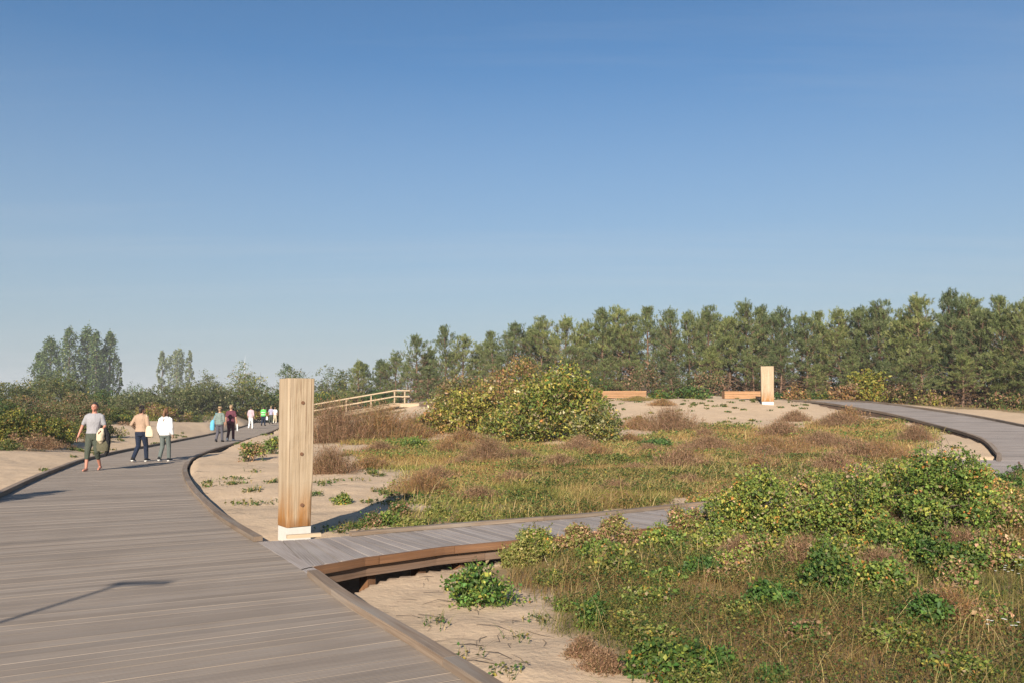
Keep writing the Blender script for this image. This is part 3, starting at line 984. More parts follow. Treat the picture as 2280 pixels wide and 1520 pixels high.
def shrub_mesh(seed, rx, ry, h, n, leaf, pal, lobes=26, aspect=.55, stem_n=10, stem_r=.02, sprout=.0, stem_tone=(.8, 1.2), mul=1.32):
    rng = np.random.default_rng(seed)
    nc = max(8, n // 9)
    p, u, lc = lobed_points(rng, nc, rx, ry, h, lobes)
    ci = rng.integers(0, nc, n)
    p = p[ci] + rng.normal(size=(n, 3)) * leaf * np.array([.95, .95, .75])
    p[:, 2] = np.maximum(p[:, 2], .02)
    u = u[ci]
    ctone = rng.uniform(.78, 1.22, nc)
    d = unit(u * .5 + rng.normal(size=(n, 3)) * .7 + np.array([0, 0, .1]))
    nr = unit(u + rng.normal(size=(n, 3)) * .55 + np.array([0, -.15, .35]))
    cc = jitter_cols(pal, nc, rng, .22, mul)
    col = np.where((rng.random(n) < .55)[:, None], cc[ci] * rng.uniform(.8, 1.2, (n, 1)), jitter_cols(pal, n, rng, .22, mul)) * ctone[ci][:, None]
    L = leaf * np.clip(np.exp(rng.normal(-.08, .34, n)), .4, 1.8)
    parts = [leaves_arrays(p, d, nr, L, L * aspect, col)]
    mb = MB()
    for k in range(min(stem_n, len(lc))):
        e = lc[k]
        if lobes < 9: e = e.copy()
        b0 = np.array([0, 0, -.05]) if lobes < 12 else np.array([e[0] * .25 + rng.uniform(-.05, .05), e[1] * .25 + rng.uniform(-.05, .05), -.05])
        m1 = b0 * .45 + e * .55 + rng.normal(size=3) * .06 * h
        mb.tube([b0, m1, e + np.array([0, 0, .05])], [stem_r, stem_r * .7, stem_r * .25], 5, rng.uniform(*stem_tone), False)
        for t in range(3):
            q = m1 * (1 - t * .3) + e * t * .3
            mb.tube([q, q + rng.normal(size=3) * .22 * h * np.array([1, 1, .5]) + np.array([0, 0, .12 * h])], [stem_r * .4, stem_r * .12], 4, rng.uniform(*stem_tone), False)
    if sprout:
        ns = int(sprout)
        for k in range(ns):                     # long shoots standing out of the outline
            e = lc[rng.integers(min(stem_n, len(lc)))]
            a = e + np.array([0, 0, .05]); t_ = a + np.array([rng.normal() * .25 * rx, rng.normal() * .25 * ry, h * rng.uniform(.18, .42)])
            mb.tube([a, t_], [stem_r * .35, stem_r * .12], 4, 1.0, False)
            m_ = 16
            tt = rng.uniform(.1, 1, m_)[:, None]
            pp = a + (t_ - a) * tt + rng.normal(size=(m_, 3)) * leaf * .5
            parts.append(leaves_arrays(pp, rng.normal(size=(m_, 3)), rng.normal(size=(m_, 3)) + np.array([0, -.3, .6]), leaf * rng.uniform(.6, 1.1, m_), leaf * .5, jitter_cols(pal, m_, rng)))
    return mesh_of('foliage', parts), mb.mesh('stems', True)
def plant(name, loc, rz, meshes, label, cat, group=None, mats=(None, None), scale=(1, 1, 1), names=('foliage', 'stems')):
    root = empty(name, loc, rz)
    root.scale = scale
    for me, mt, nm in zip(meshes, mats, names):
        link(nm, me, mt, root)
    return tag(root, label, cat, group)

# leaf palettes (real base colours, except the pale poplar set)
G_ROSE = [((.06, .095, .02), 5), ((.085, .12, .025), 5), ((.125, .15, .032), 3.5), ((.20, .19, .04), 1.3), ((.04, .065, .017), 2.5), ((.25, .11, .03), .4), ((.16, .12, .07), 1)]
G_ROSE_Y = [((.075, .11, .022), 5), ((.115, .14, .03), 5), ((.165, .17, .036), 3.5), ((.25, .21, .045), 1.5), ((.045, .068, .02), 2.2), ((.28, .125, .035), .5), ((.20, .15, .09), 1.4)]
G_ROSE_D = [((.045, .095, .022), 5), ((.07, .125, .025), 4), ((.035, .07, .018), 3), ((.16, .18, .03), .7)]
AUT = [((.12, .125, .025), 5), ((.18, .165, .035), 4.5), ((.26, .205, .05), 2.5), ((.22, .125, .04), 1.3), ((.15, .10, .05), 1.6), ((.06, .075, .02), 2.5), ((.33, .29, .17), .9)]
WILLOW = [((.085, .10, .038), 5), ((.12, .125, .055), 4), ((.06, .075, .028), 3), ((.17, .15, .075), 2)]
BUCK = [((.06, .085, .022), 5), ((.09, .105, .028), 4), ((.14, .11, .035), 2.5), ((.045, .06, .018), 3), ((.22, .17, .035), 1.2)]
YEL = [((.17, .17, .03), 4), ((.24, .21, .04), 4), ((.10, .12, .025), 3), ((.22, .12, .03), 1.5)]
DKG = [((.045, .085, .022), 5), ((.065, .115, .03), 4), ((.035, .06, .018), 3)]
BRN = [((.20, .118, .068), 5), ((.27, .168, .105), 4), ((.14, .085, .05), 3), ((.12, .105, .04), 1.2)]
RUST = [((.25, .13, .05), 5), ((.32, .18, .08), 3), ((.17, .12, .045), 3), ((.14, .13, .04), 2)]
POPL = [((.065, .10, .03), 5), ((.10, .135, .045), 4), ((.045, .07, .022), 3), ((.16, .17, .07), 1.2)]
POPL_P = [((.13, .155, .075), 5), ((.17, .185, .10), 4), ((.09, .11, .05), 3)]  # paler poplar greens, with a bit of distance haze in the colour

# ---------------------------------------------------------------- pines
def pine_meshes(seed, h=7.0, spread=1.75, bare=.16):
    rng = np.random.default_rng(seed)
    mb = MB()
    bend = rng.normal(size=(2,)) * .18
    tz_ = np.linspace(0, h, 9)
    tp = [(bend[0] * math.sin(z / h * 2.6), bend[1] * math.sin(z / h * 3.1), z - (.25 if z == 0 else 0)) for z in tz_]
    mb.tube(tp, [.115 * (1 - z / h) ** .8 + .012 for z in tz_], 7, 1.0)
    def trunk(z):
        return np.array([np.interp(z, tz_, [p[k] for p in tp]) for k in range(3)])
    sc, sd, sl, sdead, stone = [], [], [], [], []
    z = h * .045
    gap_az = rng.uniform(0, 6.28)
    lean_a = rng.uniform(0, 6.28)
    while z < h - .12:
        t = z / h
        prof = np.interp(t, [0, .12, .3, .5, .7, .85, .95, 1], [.6, .9, 1.0, .95, .76, .5, .27, .08])
        nb = int(rng.integers(4, 8)) if t < .92 else 4
        a0 = rng.uniform(0, 6.28)
        for k in range(nb):
            if rng.random() < .16: continue
            a = a0 + k * 2 * math.pi / nb + rng.normal() * .3
            L = spread * prof * rng.uniform(.45, 1.2) * (1 + .18 * math.cos(a - lean_a))
            if rng.random() < .12: L *= 1.3
            rise = np.interp(t, [0, .3, .7, 1], [.05, .28, .7, 1.5]) + rng.normal() * .15
            hd = np.array([math.cos(a), math.sin(a), 0])
            b0 = trunk(z)
            dirv = hd * 1.0 + np.array([0, 0, rise]); dirv /= np.linalg.norm(dirv)
            e = b0 + dirv * L + np.array([0, 0, .16 * L])
            m1 = b0 + dirv * L * .5
            br = .026 * (1 - t) + .009
            mb.tube([b0, m1, e], [br, br * .7, br * .3], 4, rng.uniform(.9, 1.4), False)
            dead = t < bare + rng.uniform(-.06, .10)
            nt = 1 if dead else max(2, int(L * 2.6))         # tufts of shoots towards the branch end
            for q_ in range(nt):
                f = rng.uniform(.38, 1.0) ** .7
                side = unit(np.cross(dirv, np.array([0, 0, 1.0]))[None])[0] * rng.normal() * .34 * L
                q0 = b0 + (e - b0) * f + side * .8 + np.array([0, 0, rng.uniform(-.05, .16)])
                mb.tube([b0 + (e - b0) * f * .8, q0], [.010, .004], 3, rng.uniform(.9, 1.4), False)
                tt = rng.uniform(.75, 1.3)
                for s_ in range(3 if dead else int(rng.integers(3, 6))):
                    q = q0 + rng.normal(size=3) * np.array([.13, .13, .09])
                    dd = dirv * .5 + rng.normal(size=3) * .35 + np.array([0, 0, .6 + .4 * t])
                    sc.append(q); sd.append(dd); sl.append(rng.uniform(.14, .26)); sdead.append(dead); stone.append(tt)
        z += rng.uniform(.30, .46) * (1 - .35 * t)
    for k in range(9):                       # side leaders standing above the crown
        q = trunk(h * rng.uniform(.74, .93)) + np.array([rng.normal() * .34, rng.normal() * .34, rng.uniform(.15, .55)])
        for g_ in range(3):
            sc.append(q + np.array([0, 0, -.22 * g_])); sd.append(np.array([rng.normal() * .15, rng.normal() * .15, 1])); sl.append(.28); sdead.append(False); stone.append(1.15)
    for k in range(6):                       # leading shoots
        q = trunk(h - .05) + np.array([rng.normal() * .1, rng.normal() * .1, -.35 + k * .09])
        sc.append(q); sd.append(np.array([rng.normal() * .15, rng.normal() * .15, 1])); sl.append(.32); sdead.append(False); stone.append(1.1)
    sc, sd, sl, sdead = np.array(sc), unit(np.array(sd)), np.array(sl), np.array(sdead)
    K = 30
    n = len(sc)
    tone = np.array(stone) * rng.uniform(.8, 1.2, n)
    pal = np.array([(.155, .19, .068), (.19, .22, .085), (.235, .25, .11), (.115, .15, .054)])
    scol = pal[rng.integers(0, 4, n)] * tone[:, None]
    scol[sdead] = np.array([.16, .105, .06]) * tone[sdead][:, None]
    ii = np.repeat(np.arange(n), K)
    along = rng.uniform(-.2, 1, n * K)
    nd = unit(rng.normal(size=(n * K, 3)))
    dirn = unit(sd[ii] * .75 + nd * .8)
    base = sc[ii] + sd[ii] * (along * sl[ii] * 1.2)[:, None]
    L = rng.uniform(.10, .20, n * K)
    parts = [needle_arrays(base, dirn, L, rng.uniform(.018, .032, n * K), np.clip(scol[ii] * rng.uniform(.8, 1.25, (n * K, 1)), 0, 1), rng)]
    return mesh_of('crown', parts), mb.mesh('trunk', True)
PINES = [pine_meshes(100 + k, spread=s_, bare=b_) for k, (s_, b_) in enumerate(((1.7, .14), (1.95, .24), (1.5, .10), (2.1, .28), (1.75, .2), (1.35, .08), (1.85, .3), (1.6, .16), (2.0, .12)))]
def put_pine(x, y, top_z, kind, label, group='young pines in the stand', stretch=1.0):
    g = gz(x, y)
    s = (top_z - g) / 7.45
    me = PINES[kind]
    r = plant('pine_tree', (x, y, g - .02), random.uniform(0, 6.28), me, label, 'tree', group, (M_NEEDLE, M_BARK), (s * stretch, s * stretch, s), ('crown', 'trunk'))
    return r
LAND = [(868, 'the stairway rail'), (955, 'the stairway landing'), (1050, 'the brown sparse shrub'), (1150, 'the reddish shrub'), (1310, 'the tallest autumn shrub'), (1450, 'the left ridge bench'), (1595, 'the green rose patch'),
        (1692, 'the bench by the far post'), (1745, 'the far timber post'), (1800, 'the orange brown bush'), (1900, 'the low green bush'), (1985, 'the yellow bush'), (2100, 'the top of the ramp'), (2200, 'the straw brown undergrowth'), (9999, 'the ramp bend')]
def landmark(px):
    return next(nm for lim, nm in LAND if px < lim)
ORD = ['tallest', 'second tallest', 'third tallest', 'fourth tallest', 'fifth tallest', 'sixth tallest', 'seventh tallest']
def rank_labels(items, text):
    """items: (object, px, height); names each by its neighbour and its height among those beside that neighbour"""
    by = {}
    for o, px, hgt in items: by.setdefault(landmark(px), []).append((hgt, o))
    for nm, lst in by.items():
        lst.sort(key=lambda t: -t[0])
        for k, (hgt, o) in enumerate(lst):
            o['label'] = (ORD[min(k, 6)] + ' ' if len(lst) > 1 else '') + text + nm
PINE_L = 'young olive green pine in the dense stand behind the sandy ridge'
acc = []
front = [(800, 800, 84), (845, 797, 86), (885, 785, 84), (925, 745, 78), (960, 775, 80), (985, 725, 75), (1030, 745, 75), (1065, 765, 78), (1092, 735, 74), (1150, 716, 72), (1185, 725, 74), (1210, 706, 72),
         (1262, 706, 70), (1305, 715, 70), (1340, 686, 68), (1372, 681, 69), (1410, 700, 68), (1442, 680, 67), (1488, 685, 66), (1530, 690, 66), (1580, 684, 65), (1618, 705, 64), (1655, 670, 63), (1690, 682, 64),
         (1742, 685, 62), (1790, 702, 61), (1822, 690, 61), (1872, 685, 60), (1912, 680, 59), (1968, 672, 58), (2010, 700, 56), (2045, 657, 54), (2110, 648, 53), (2150, 656, 53), (2190, 690, 51), (2222, 655, 50), (2268, 668, 49), (2310, 660, 50), (2360, 670, 48), (2420, 655, 50)]
for k, (px, py, Y) in enumerate(front):
    x, y, z = P(px, py, Y)
    acc.append((put_pine(x, y, z, (k * 4) % 9, PINE_L, stretch=random.uniform(.94, 1.18)), px, z))
rank_labels(acc, 'front row pine behind ')
acc = []
for k in range(34):                            # second and third rows
    px = 815 + k * 46 + random.uniform(-15, 15)
    py = np.interp(px, [780, 930, 1150, 1350, 1900, 2100, 2400], [815, 770, 735, 705, 700, 672, 672]) + random.uniform(2, 40)
    Y = np.interp(px, [780, 1350, 2300], [92, 74, 57]) + random.uniform(1, 5)
    x, y, z = P(px, py, Y)
    acc.append((put_pine(x, y, z, (k * 5 + 2) % 9, PINE_L, stretch=random.uniform(1.1, 1.3)), px, z))
rank_labels(acc, 'pine in the rear rows behind ')
acc = []
for k in range(18):                            # low young ones along the front edge
    px = 960 + k * 78 + random.uniform(-22, 22)
    Y = np.interp(px, [780, 1350, 1650, 2300], [74, 64, 60, 47.5]) + random.uniform(-1, 1.5)
    py = np.interp(px, [780, 1350, 2300], [835, 790, 790]) + random.uniform(-30, 30)
    x, y, z = P(px, py, Y)
    acc.append((put_pine(x, y, z, (k * 5 + 1) % 9, PINE_L, 'shorter pines at the edge', stretch=random.uniform(1.25, 1.6)), px, z))
rank_labels(acc, 'short bushy edge pine behind ')
acc = []
# taller pine just outside the frame on the right; throws its shade on the curving deck
for (x, y, hh, lab) in ((14.6, 15.2, 4.6, 'taller pine leaning over the curving deck beyond the rose thicket'), (16.4, 17.8, 4.4, 'lower pine on the outer side of the curving deck')):
    put_pine(x, y, gz(x, y) + hh, 3, lab, 'pines by the curving deck')
x, y = -10.4, 10.9
put_pine(x, y, gz(x, y) + 3.2, 4, 'low pine in the sand left of the wide boardwalk')

# ---------------------------------------------------------------- poplars and round trees
def column_tree(seed, h, r, pal, leaf=.38, n=2600, clear=.12):
    rng = np.random.default_rng(seed)
    mb = MB()
    mb.tube([(0, 0, -.4), (.1, 0, h * .5), (0, .1, h * .95)], [r * .14, r * .09, .04], 7)
    nc = n // 12
    z = rng.uniform(clear, 1, nc) ** .9
    prof = np.interp(z, [clear, clear + .12, .4, .7, .9, 1], [.4, .75, 1, .92, .6, .12])
    a = rng.uniform(0, 6.28, nc)
    lump = (.55 + .75 * vnoise(z * 11, np.zeros(nc), seed)) * (.6 + .7 * vnoise(z * 8, a * 1.6, seed + 3))
    rr = r * prof * lump * rng.uniform(.25, 1, nc) ** .5
    pc = np.stack([np.cos(a) * rr, np.sin(a) * rr, z * h], 1)
    ci = rng.integers(0, nc, n)
    p = pc[ci] + rng.normal(size=(n, 3)) * np.array([.11, .11, .2]) * r
    u = unit(np.stack([np.cos(a), np.sin(a), np.full(nc, .4)], 1))[ci]
    ct = rng.uniform(.82, 1.2, nc)[ci][:, None]
    parts = [leaves_arrays(p, rng.normal(size=(n, 3)), unit(u + rng.normal(size=(n, 3)) * .6), leaf * rng.uniform(.7, 1.4, n), leaf * .8, jitter_cols(pal, n, rng, .25, 1.3) * ct)]
    for k in range(14):
        z_ = rng.uniform(clear, .75) * h; a_ = rng.uniform(0, 6.28)
        mb.tube([(0, 0, z_), (math.cos(a_) * r * .6, math.sin(a_) * r * .6, z_ + h * .12)], [r * .04, .03], 4, 1, False)
    return mesh_of('crown', parts), mb.mesh('trunk', True)
def put_column(px, top, wpx, Y, seed, pal, label, group, base_z=1.0, n=2600, clear=.12, name='poplar_tree'):
    x, y, z = P(px, top, Y)
    g = gz(x, y)
    r = wpx / F * Y / 2
    h = z - g
    return plant(name, (x, y, g), 0, column_tree(seed, h, r * 1.25, pal, leaf=max(.3, Y / 480), n=n, clear=clear), label, 'tree', group, (M_LEAF, M_STEM), names=('crown', 'trunk'))
gp = 'tall poplars on the left horizon'
put_column(114, 758, 46, 215, 31, POPL, 'broadest and lowest poplar at the outer end of the tall poplar group', gp, n=3600, clear=.05)
put_column(92, 785, 32, 214, 37, POPL, 'low bushy poplar leaning against the tall poplar group', gp, n=2600, clear=.03)
put_column(156, 735, 40, 215, 32, POPL, 'dark dense column poplar beside the gap in the tall group', gp, n=3200)
put_column(196, 732, 46, 220, 33, POPL, 'tallest double topped poplar in the tall group', gp, n=3600)
put_column(216, 742, 30, 218, 34, POPL, 'slim poplar leaning against the tallest one', gp, n=2400)
put_column(246, 742, 32, 222, 35, POPL, 'pale slim poplar standing apart at the end of the tall group', gp, n=2800, clear=.18)
put_column(228, 775, 22, 222, 38, POPL_P, 'short pale poplar between taller ones', gp, n=1400, clear=.18)
put_column(267, 803, 11, 224, 36, POPL, 'tiny spindly poplar beyond the end of the tall group', gp, n=700)
gp = 'pale poplars farther off'
put_column(362, 783, 17, 300, 41, POPL_P, 'thin pale far poplar beside a wider pale one', gp, n=1200)
put_column(395, 780, 34, 300, 42, POPL_P, 'wide pale far poplar between two thin ones', gp, n=2200)
put_column(423, 781, 15, 300, 43, POPL_P, 'thinnest pale far poplar next to the willow thicket', gp, n=1100)
def put_round(px, top, wpx, Y, seed, pal, label, cat='tree', name='round_tree', group=None, n=3000, leaf=None, hfac=1.0, lobes=30, sink=0.0, ry=None):
    x, y, z = P(px, top, Y)
    g = gz(x, y) - sink
    rx = wpx / F * Y / 2
    h = (z - g) * hfac
    me = shrub_mesh(seed, rx, ry or rx * .8, h, n, leaf or max(.05, Y / 620), pal, lobes, .6, 12, .02 * h / 2, stem_tone=(.7, 1.2))
    return plant(name, (x, y, g), 0, me, label, cat, group, (M_LEAF, M_STEM))
put_round(552, 803, 120, 130, 51, YEL + POPL, 'yellow green flat topped tree behind the willow thicket by the far walkers', n=4200)
put_round(690, 793, 150, 112, 52, WILLOW + POPL, 'olive round tree rising right behind the near timber post', n=5200)
put_round(735, 800, 80, 108, 53, WILLOW, 'grey green tree beside the olive round tree behind the post', n=3000)
put_round(640, 805, 60, 118, 54, POPL, 'small green tree left behind the near timber post', n=2400)
put_round(470, 812, 70, 150, 55, POPL_P + WILLOW, 'pale thin crowned tree between far poplars and yellow green tree', n=1600)
put_round(300, 843, 60, 330, 56, DKG, 'dark far tree clump on the horizon next to the poplars', n=1000)
put_round(770, 815, 70, 98, 57, BUCK, 'dark green tree where the pine stand begins', n=3000)

# ---------------------------------------------------------------- shrubs left of the boardwalk
gL = 'thicket left of the wide boardwalk'
left = [ # px, top, width px, depth, palette, label
    (20, 905, 130, 33, YEL + BUCK, 'yellowing low bush nearest the sand left of the boardwalk'),
    (110, 918, 120, 36, BUCK + YEL, 'low green and yellow bush behind the barefoot man'),
    (205, 925, 90, 43, BUCK, 'dark low bush right behind the man carrying bags'),
    (-30, 865, 140, 42, BUCK + DKG, 'tall dark bush at the outer end of the thicket'),
    (75, 872, 150, 46, BUCK + WILLOW + BRN, 'mixed brownish green bush in the thicket'),
    (170, 868, 130, 52, WILLOW + WILLOW + BRN, 'greyish twiggy bush below the poplars'),
    (245, 895, 110, 58, BUCK, 'round green bush behind the woman in beige'),
    (20, 838, 170, 70, BUCK + WILLOW, 'broad olive bush rising above the thicket edge'),
    (120, 822, 160, 85, BUCK + WILLOW, 'tall green bush in front of the poplars'),
    (225, 862, 110, 85, DKG + BUCK, 'dark hedge like bush under the poplars'),
    (310, 860, 120, 80, WILLOW, 'grey green willow behind the girl in white'),
    (385, 840, 150, 84, WILLOW, 'largest silvery willow in the thicket'),
    (465, 838, 140, 88, WILLOW, 'silvery willow above the hat wearer'),
    (540, 842, 130, 92, WILLOW + BUCK, 'green willow behind the far group of walkers'),
    (600, 850, 90, 98, DKG + BUCK, 'dark green bush where the boardwalk disappears'),
    (655, 865, 110, 96, BUCK, 'green bush hidden partly by the near post'),
    (725, 862, 120, 88, DKG + YEL, 'bright and dark green bush beside the stairway rail'),
    (800, 845, 130, 88, BUCK, 'green bush behind the upper stairway rail'),
    (860, 860, 100, 84, DKG, 'dense green bush behind the stairway landing'),
    (345, 893, 90, 66, YEL + BRN, 'low straw coloured bush behind the sand bank'),
    (545, 908, 120, 92, RUST + YEL, 'low orange brown bush along the far boardwalk'),
    (280, 925, 70, 55, DKG + YEL, 'small bright green bush on the sand bank'),
]
for k, (px, top, w_, Y, pal, lab) in enumerate(left):
    put_round(px, top, w_ * 1.15, Y, 200 + k, pal, lab, 'shrub', 'leafy_shrub', gL, n=int(2600 + 60 * w_ * (60 / Y) ** .3), leaf=max(.075, Y / 560), lobes=34)

# ---------------------------------------------------------------- big autumn shrub in the middle, and others at the ridge
def put_shrub(px, base, top, wpx, seed, pal, label, n, leaf, name='leafy_shrub', cat='shrub', group=None, lobes=26, ryf=.8, mat=None, sprout=0, aspect=.55, Y=None, mul=1.32, hs=1.0):
    x, y, g = hit(px, base)
    if Y: x, y, g = P(px, base, Y); g = gz(x, y)
    rx = wpx / F * y / 2
    ry = rx * ryf
    y2 = y + ry * .8
    g2 = gz(x * y2 / y, y2)
    z = P(px, top, y2)[2]
    me = shrub_mesh(seed, rx, ry, max(.12, (z - g2) * hs), n, leaf, pal, lobes, aspect, 12, .012 + .004 * rx, sprout, mul=mul)
    return plant(name, (x * y2 / y, y2, g2 - .02), 0, me, label, cat, group, (mat or M_LEAF, M_STEM))
put_shrub(1235, 985, 800, 260, 301, AUT + G_ROSE_Y, 'tallest yellow and green autumn shrub in the middle of the dune', 15000, .12, mul=1.75, lobes=40, sprout=14)
put_shrub(1060, 968, 850, 270, 302, AUT, 'orange and yellow autumn shrub spreading beside the tallest one', 13000, .115, mul=1.75, lobes=36, sprout=10)
put_shrub(1325, 992, 900, 130, 303, WILLOW + AUT, 'greyish green shrub leaning at the foot of the tallest autumn shrub', 6500, .10, mul=1.75, lobes=22, sprout=6)
put_shrub(1150, 935, 785, 250, 304, AUT + BRN + RUST, 'reddish thin leaved shrub standing behind the autumn shrubs', 8000, .12, lobes=30, sprout=12, Y=41)
put_shrub(1010, 925, 830, 110, 305, BRN + AUT + WILLOW, 'brown sparse shrub beside the stairway landing', 4000, .12, lobes=20, sprout=8, Y=44)
put_shrub(1150, 990, 872, 190, 319, AUT + G_ROSE_Y, 'low spreading autumn shrub joining the two larger ones', 7000, .105, lobes=34, sprout=14, mul=1.6)
put_shrub(965, 968, 895, 110, 320, AUT + RUST, 'straggling orange shrub at the stairway side of the autumn shrubs', 3000, .10, lobes=20, sprout=12, mul=1.5)
put_shrub(1300, 975, 845, 130, 321, AUT + G_ROSE_Y, 'ragged upright shrub on the bench side of the tallest autumn shrub', 4200, .105, lobes=22, sprout=14, mul=1.6)
put_shrub(1120, 960, 835, 150, 322, RUST + AUT + BRN, 'reddish shrub rising between the two larger autumn shrubs', 4200, .105, lobes=22, sprout=12, mul=1.5)
put_shrub(1528, 892, 864, 120, 306, DKG + G_ROSE, 'bright green rose patch on the ridge between the benches', 2200, .16, lobes=22, Y=48)
put_shrub(1470, 895, 872, 60, 307, YEL + DKG, 'yellow green low bush beside the left ridge bench', 900, .15, Y=49)
put_shrub(1932, 903, 815, 90, 308, YEL, 'yellow leaved bush at the edge of the pines above the ramp', 2600, .18, Y=52)
put_shrub(1885, 900, 850, 70, 309, RUST + BRN, 'rust coloured bush next to the yellow bush by the pines', 1600, .15, Y=52)
put_shrub(1772, 893, 855, 55, 310, RUST, 'orange brown bush beside the far timber post', 1300, .13, Y=50)
put_shrub(1740, 893, 868, 40, 314, DKG, 'small green bush between far post and orange bush', 600, .13, Y=51)
put_shrub(1820, 895, 872, 70, 315, DKG + YEL, 'low green bush along the boardwalk below the pines', 1100, .14, Y=54)
put_shrub(2010, 905, 850, 90, 311, BRN + BUCK, 'brown undergrowth bush under the pines beside the ramp', 1600, .16, Y=52)
put_shrub(2090, 912, 870, 90, 312, BRN + YEL, 'straw brown undergrowth bush at the pine trunks', 1500, .16, Y=50)
put_shrub(2240, 925, 865, 110, 313, BUCK + BRN, 'green brown undergrowth bush beneath the large pines', 1800, .16, Y=48)
put_shrub(1430, 880, 800, 110, 316, BRN + WILLOW, 'grey brown twiggy undergrowth behind the left ridge bench', 1500, .16, Y=60)
put_shrub(1590, 885, 820, 110, 317, BRN + WILLOW, 'twiggy grey undergrowth between the two ridge benches', 1500, .16, Y=60)
put_shrub(1330, 885, 815, 90, 318, BUCK + DKG, 'dark undergrowth behind the tallest autumn shrub', 1500, .16, Y=60)

UG = [BRN + BUCK, WILLOW + BRN, DKG + BUCK, BUCK + WILLOW, BRN + YEL]
for k in range(30):
    px = 905 + k * 48 + random.uniform(-14, 14)
    Y = np.interp(px, [780, 1350, 1650, 2300], [82, 69, 65, 53]) + random.uniform(-1, 2)
    top = np.interp(px, [780, 1350, 2300], [858, 835, 838]) + random.uniform(-16, 16)
    o = put_round(px, top, 100, Y, 600 + k, UG[k % 5], 'scrubby undergrowth bush between the pine trunks', 'shrub', 'undergrowth_shrub', 'undergrowth beneath the pines', n=1500, leaf=.17, lobes=22)
    acc.append((o, px, -top))
rank_labels(acc, 'scrubby bush at the pine trunks behind ')
BKL = ['yellow green plant right of the thicket beside the man', 'brown plant on the bank behind the man and woman', 'bright green plant behind the woman in beige', 'straw plant on the bank behind the girl in white', 'green brown plant between girl and couple', 'low plant behind the couple', 'olive plant in front of the thicket', 'green plant at the man\'s elbow', 'straggly plant right behind the barefoot man', 'low plant at the outer edge of the left sand']
BK = [YEL + BUCK, BRN, DKG + YEL, BRN + YEL, BUCK]
for k, (px, top, w_, Y) in enumerate(((255, 945, 90, 44), (300, 935, 80, 52), (330, 920, 90, 60), (385, 915, 100, 68), (440, 912, 90, 76), (490, 912, 80, 84), (60, 950, 110, 31), (150, 945, 90, 36), (210, 950, 70, 39), (15, 975, 90, 29.5))):
    put_round(px, top, w_, Y, 650 + k, BK[k % 5], BKL[k], 'plant', 'bank_plant', 'low plants along the left bank', n=1100, leaf=max(.06, Y / 620), lobes=16)
# ---------------------------------------------------------------- dry fluffy brown plants
def dry_mesh(seed, rx, ry, h, n, pal, wd=.006, tips=True):
    rng = np.random.default_rng(seed)
    a = rng.uniform(0, 6.28, n); q = np.minimum(np.abs(rng.normal(0, .62, n)), 1.6) * rng.uniform(.6, 1.15, n)
    base = np.stack([np.cos(a) * q * rx * .75, np.sin(a) * q * ry * .75, np.zeros(n)], 1)
    hh = h * np.clip(1.02 - .5 * q ** 1.3, .18, 1.05) * rng.uniform(.25, 1.15, n)
    d = np.stack([np.cos(a) * q * .55 + rng.normal(size=n) * .25, np.sin(a) * q * .55 + rng.normal(size=n) * .25, np.ones(n)], 1)
    col = jitter_cols(pal, n, rng, .3)
    parts = [needle_arrays(base, d, hh, wd * rng.uniform(.7, 1.5, n), col, rng)]
    m_ = n * 2
    i = rng.integers(0, n, m_)
    t = rng.uniform(.35, 1, m_)
    p = base[i] + unit(d[i]) * (hh[i] * t)[:, None]
    parts.append(needle_arrays(p, unit(d[i]) + rng.normal(size=(m_, 3)) * .8, h * rng.uniform(.08, .22, m_), wd * rng.uniform(1.0, 2.4, m_), jitter_cols(pal, m_, rng, .3), rng))
    return mesh_of('stalks', parts)
def put_dry(px, base, top, wpx, seed, label, n=2600, pal=BRN, Y=None, group='dry brown plants', ryf=.8):
    x, y, g = hit(px, base)
    if Y: x, y, g = P(px, base, Y); g = gz(x, y)
    rx = wpx / F * y / 2
    y2 = y + rx * ryf * .7
    g = gz(x * y2 / y, y2)
    z = P(px, top, y2)[2]
    me = dry_mesh(seed, rx, rx * ryf, max(.15, z - g) * 1.08, n, pal, wd=max(.004, y / 3600))
    o = link('dry_plant', me, M_GRASS)
    o.location = (x * y2 / y, y2, g - .01)
    return tag(o, label, 'plant', group)
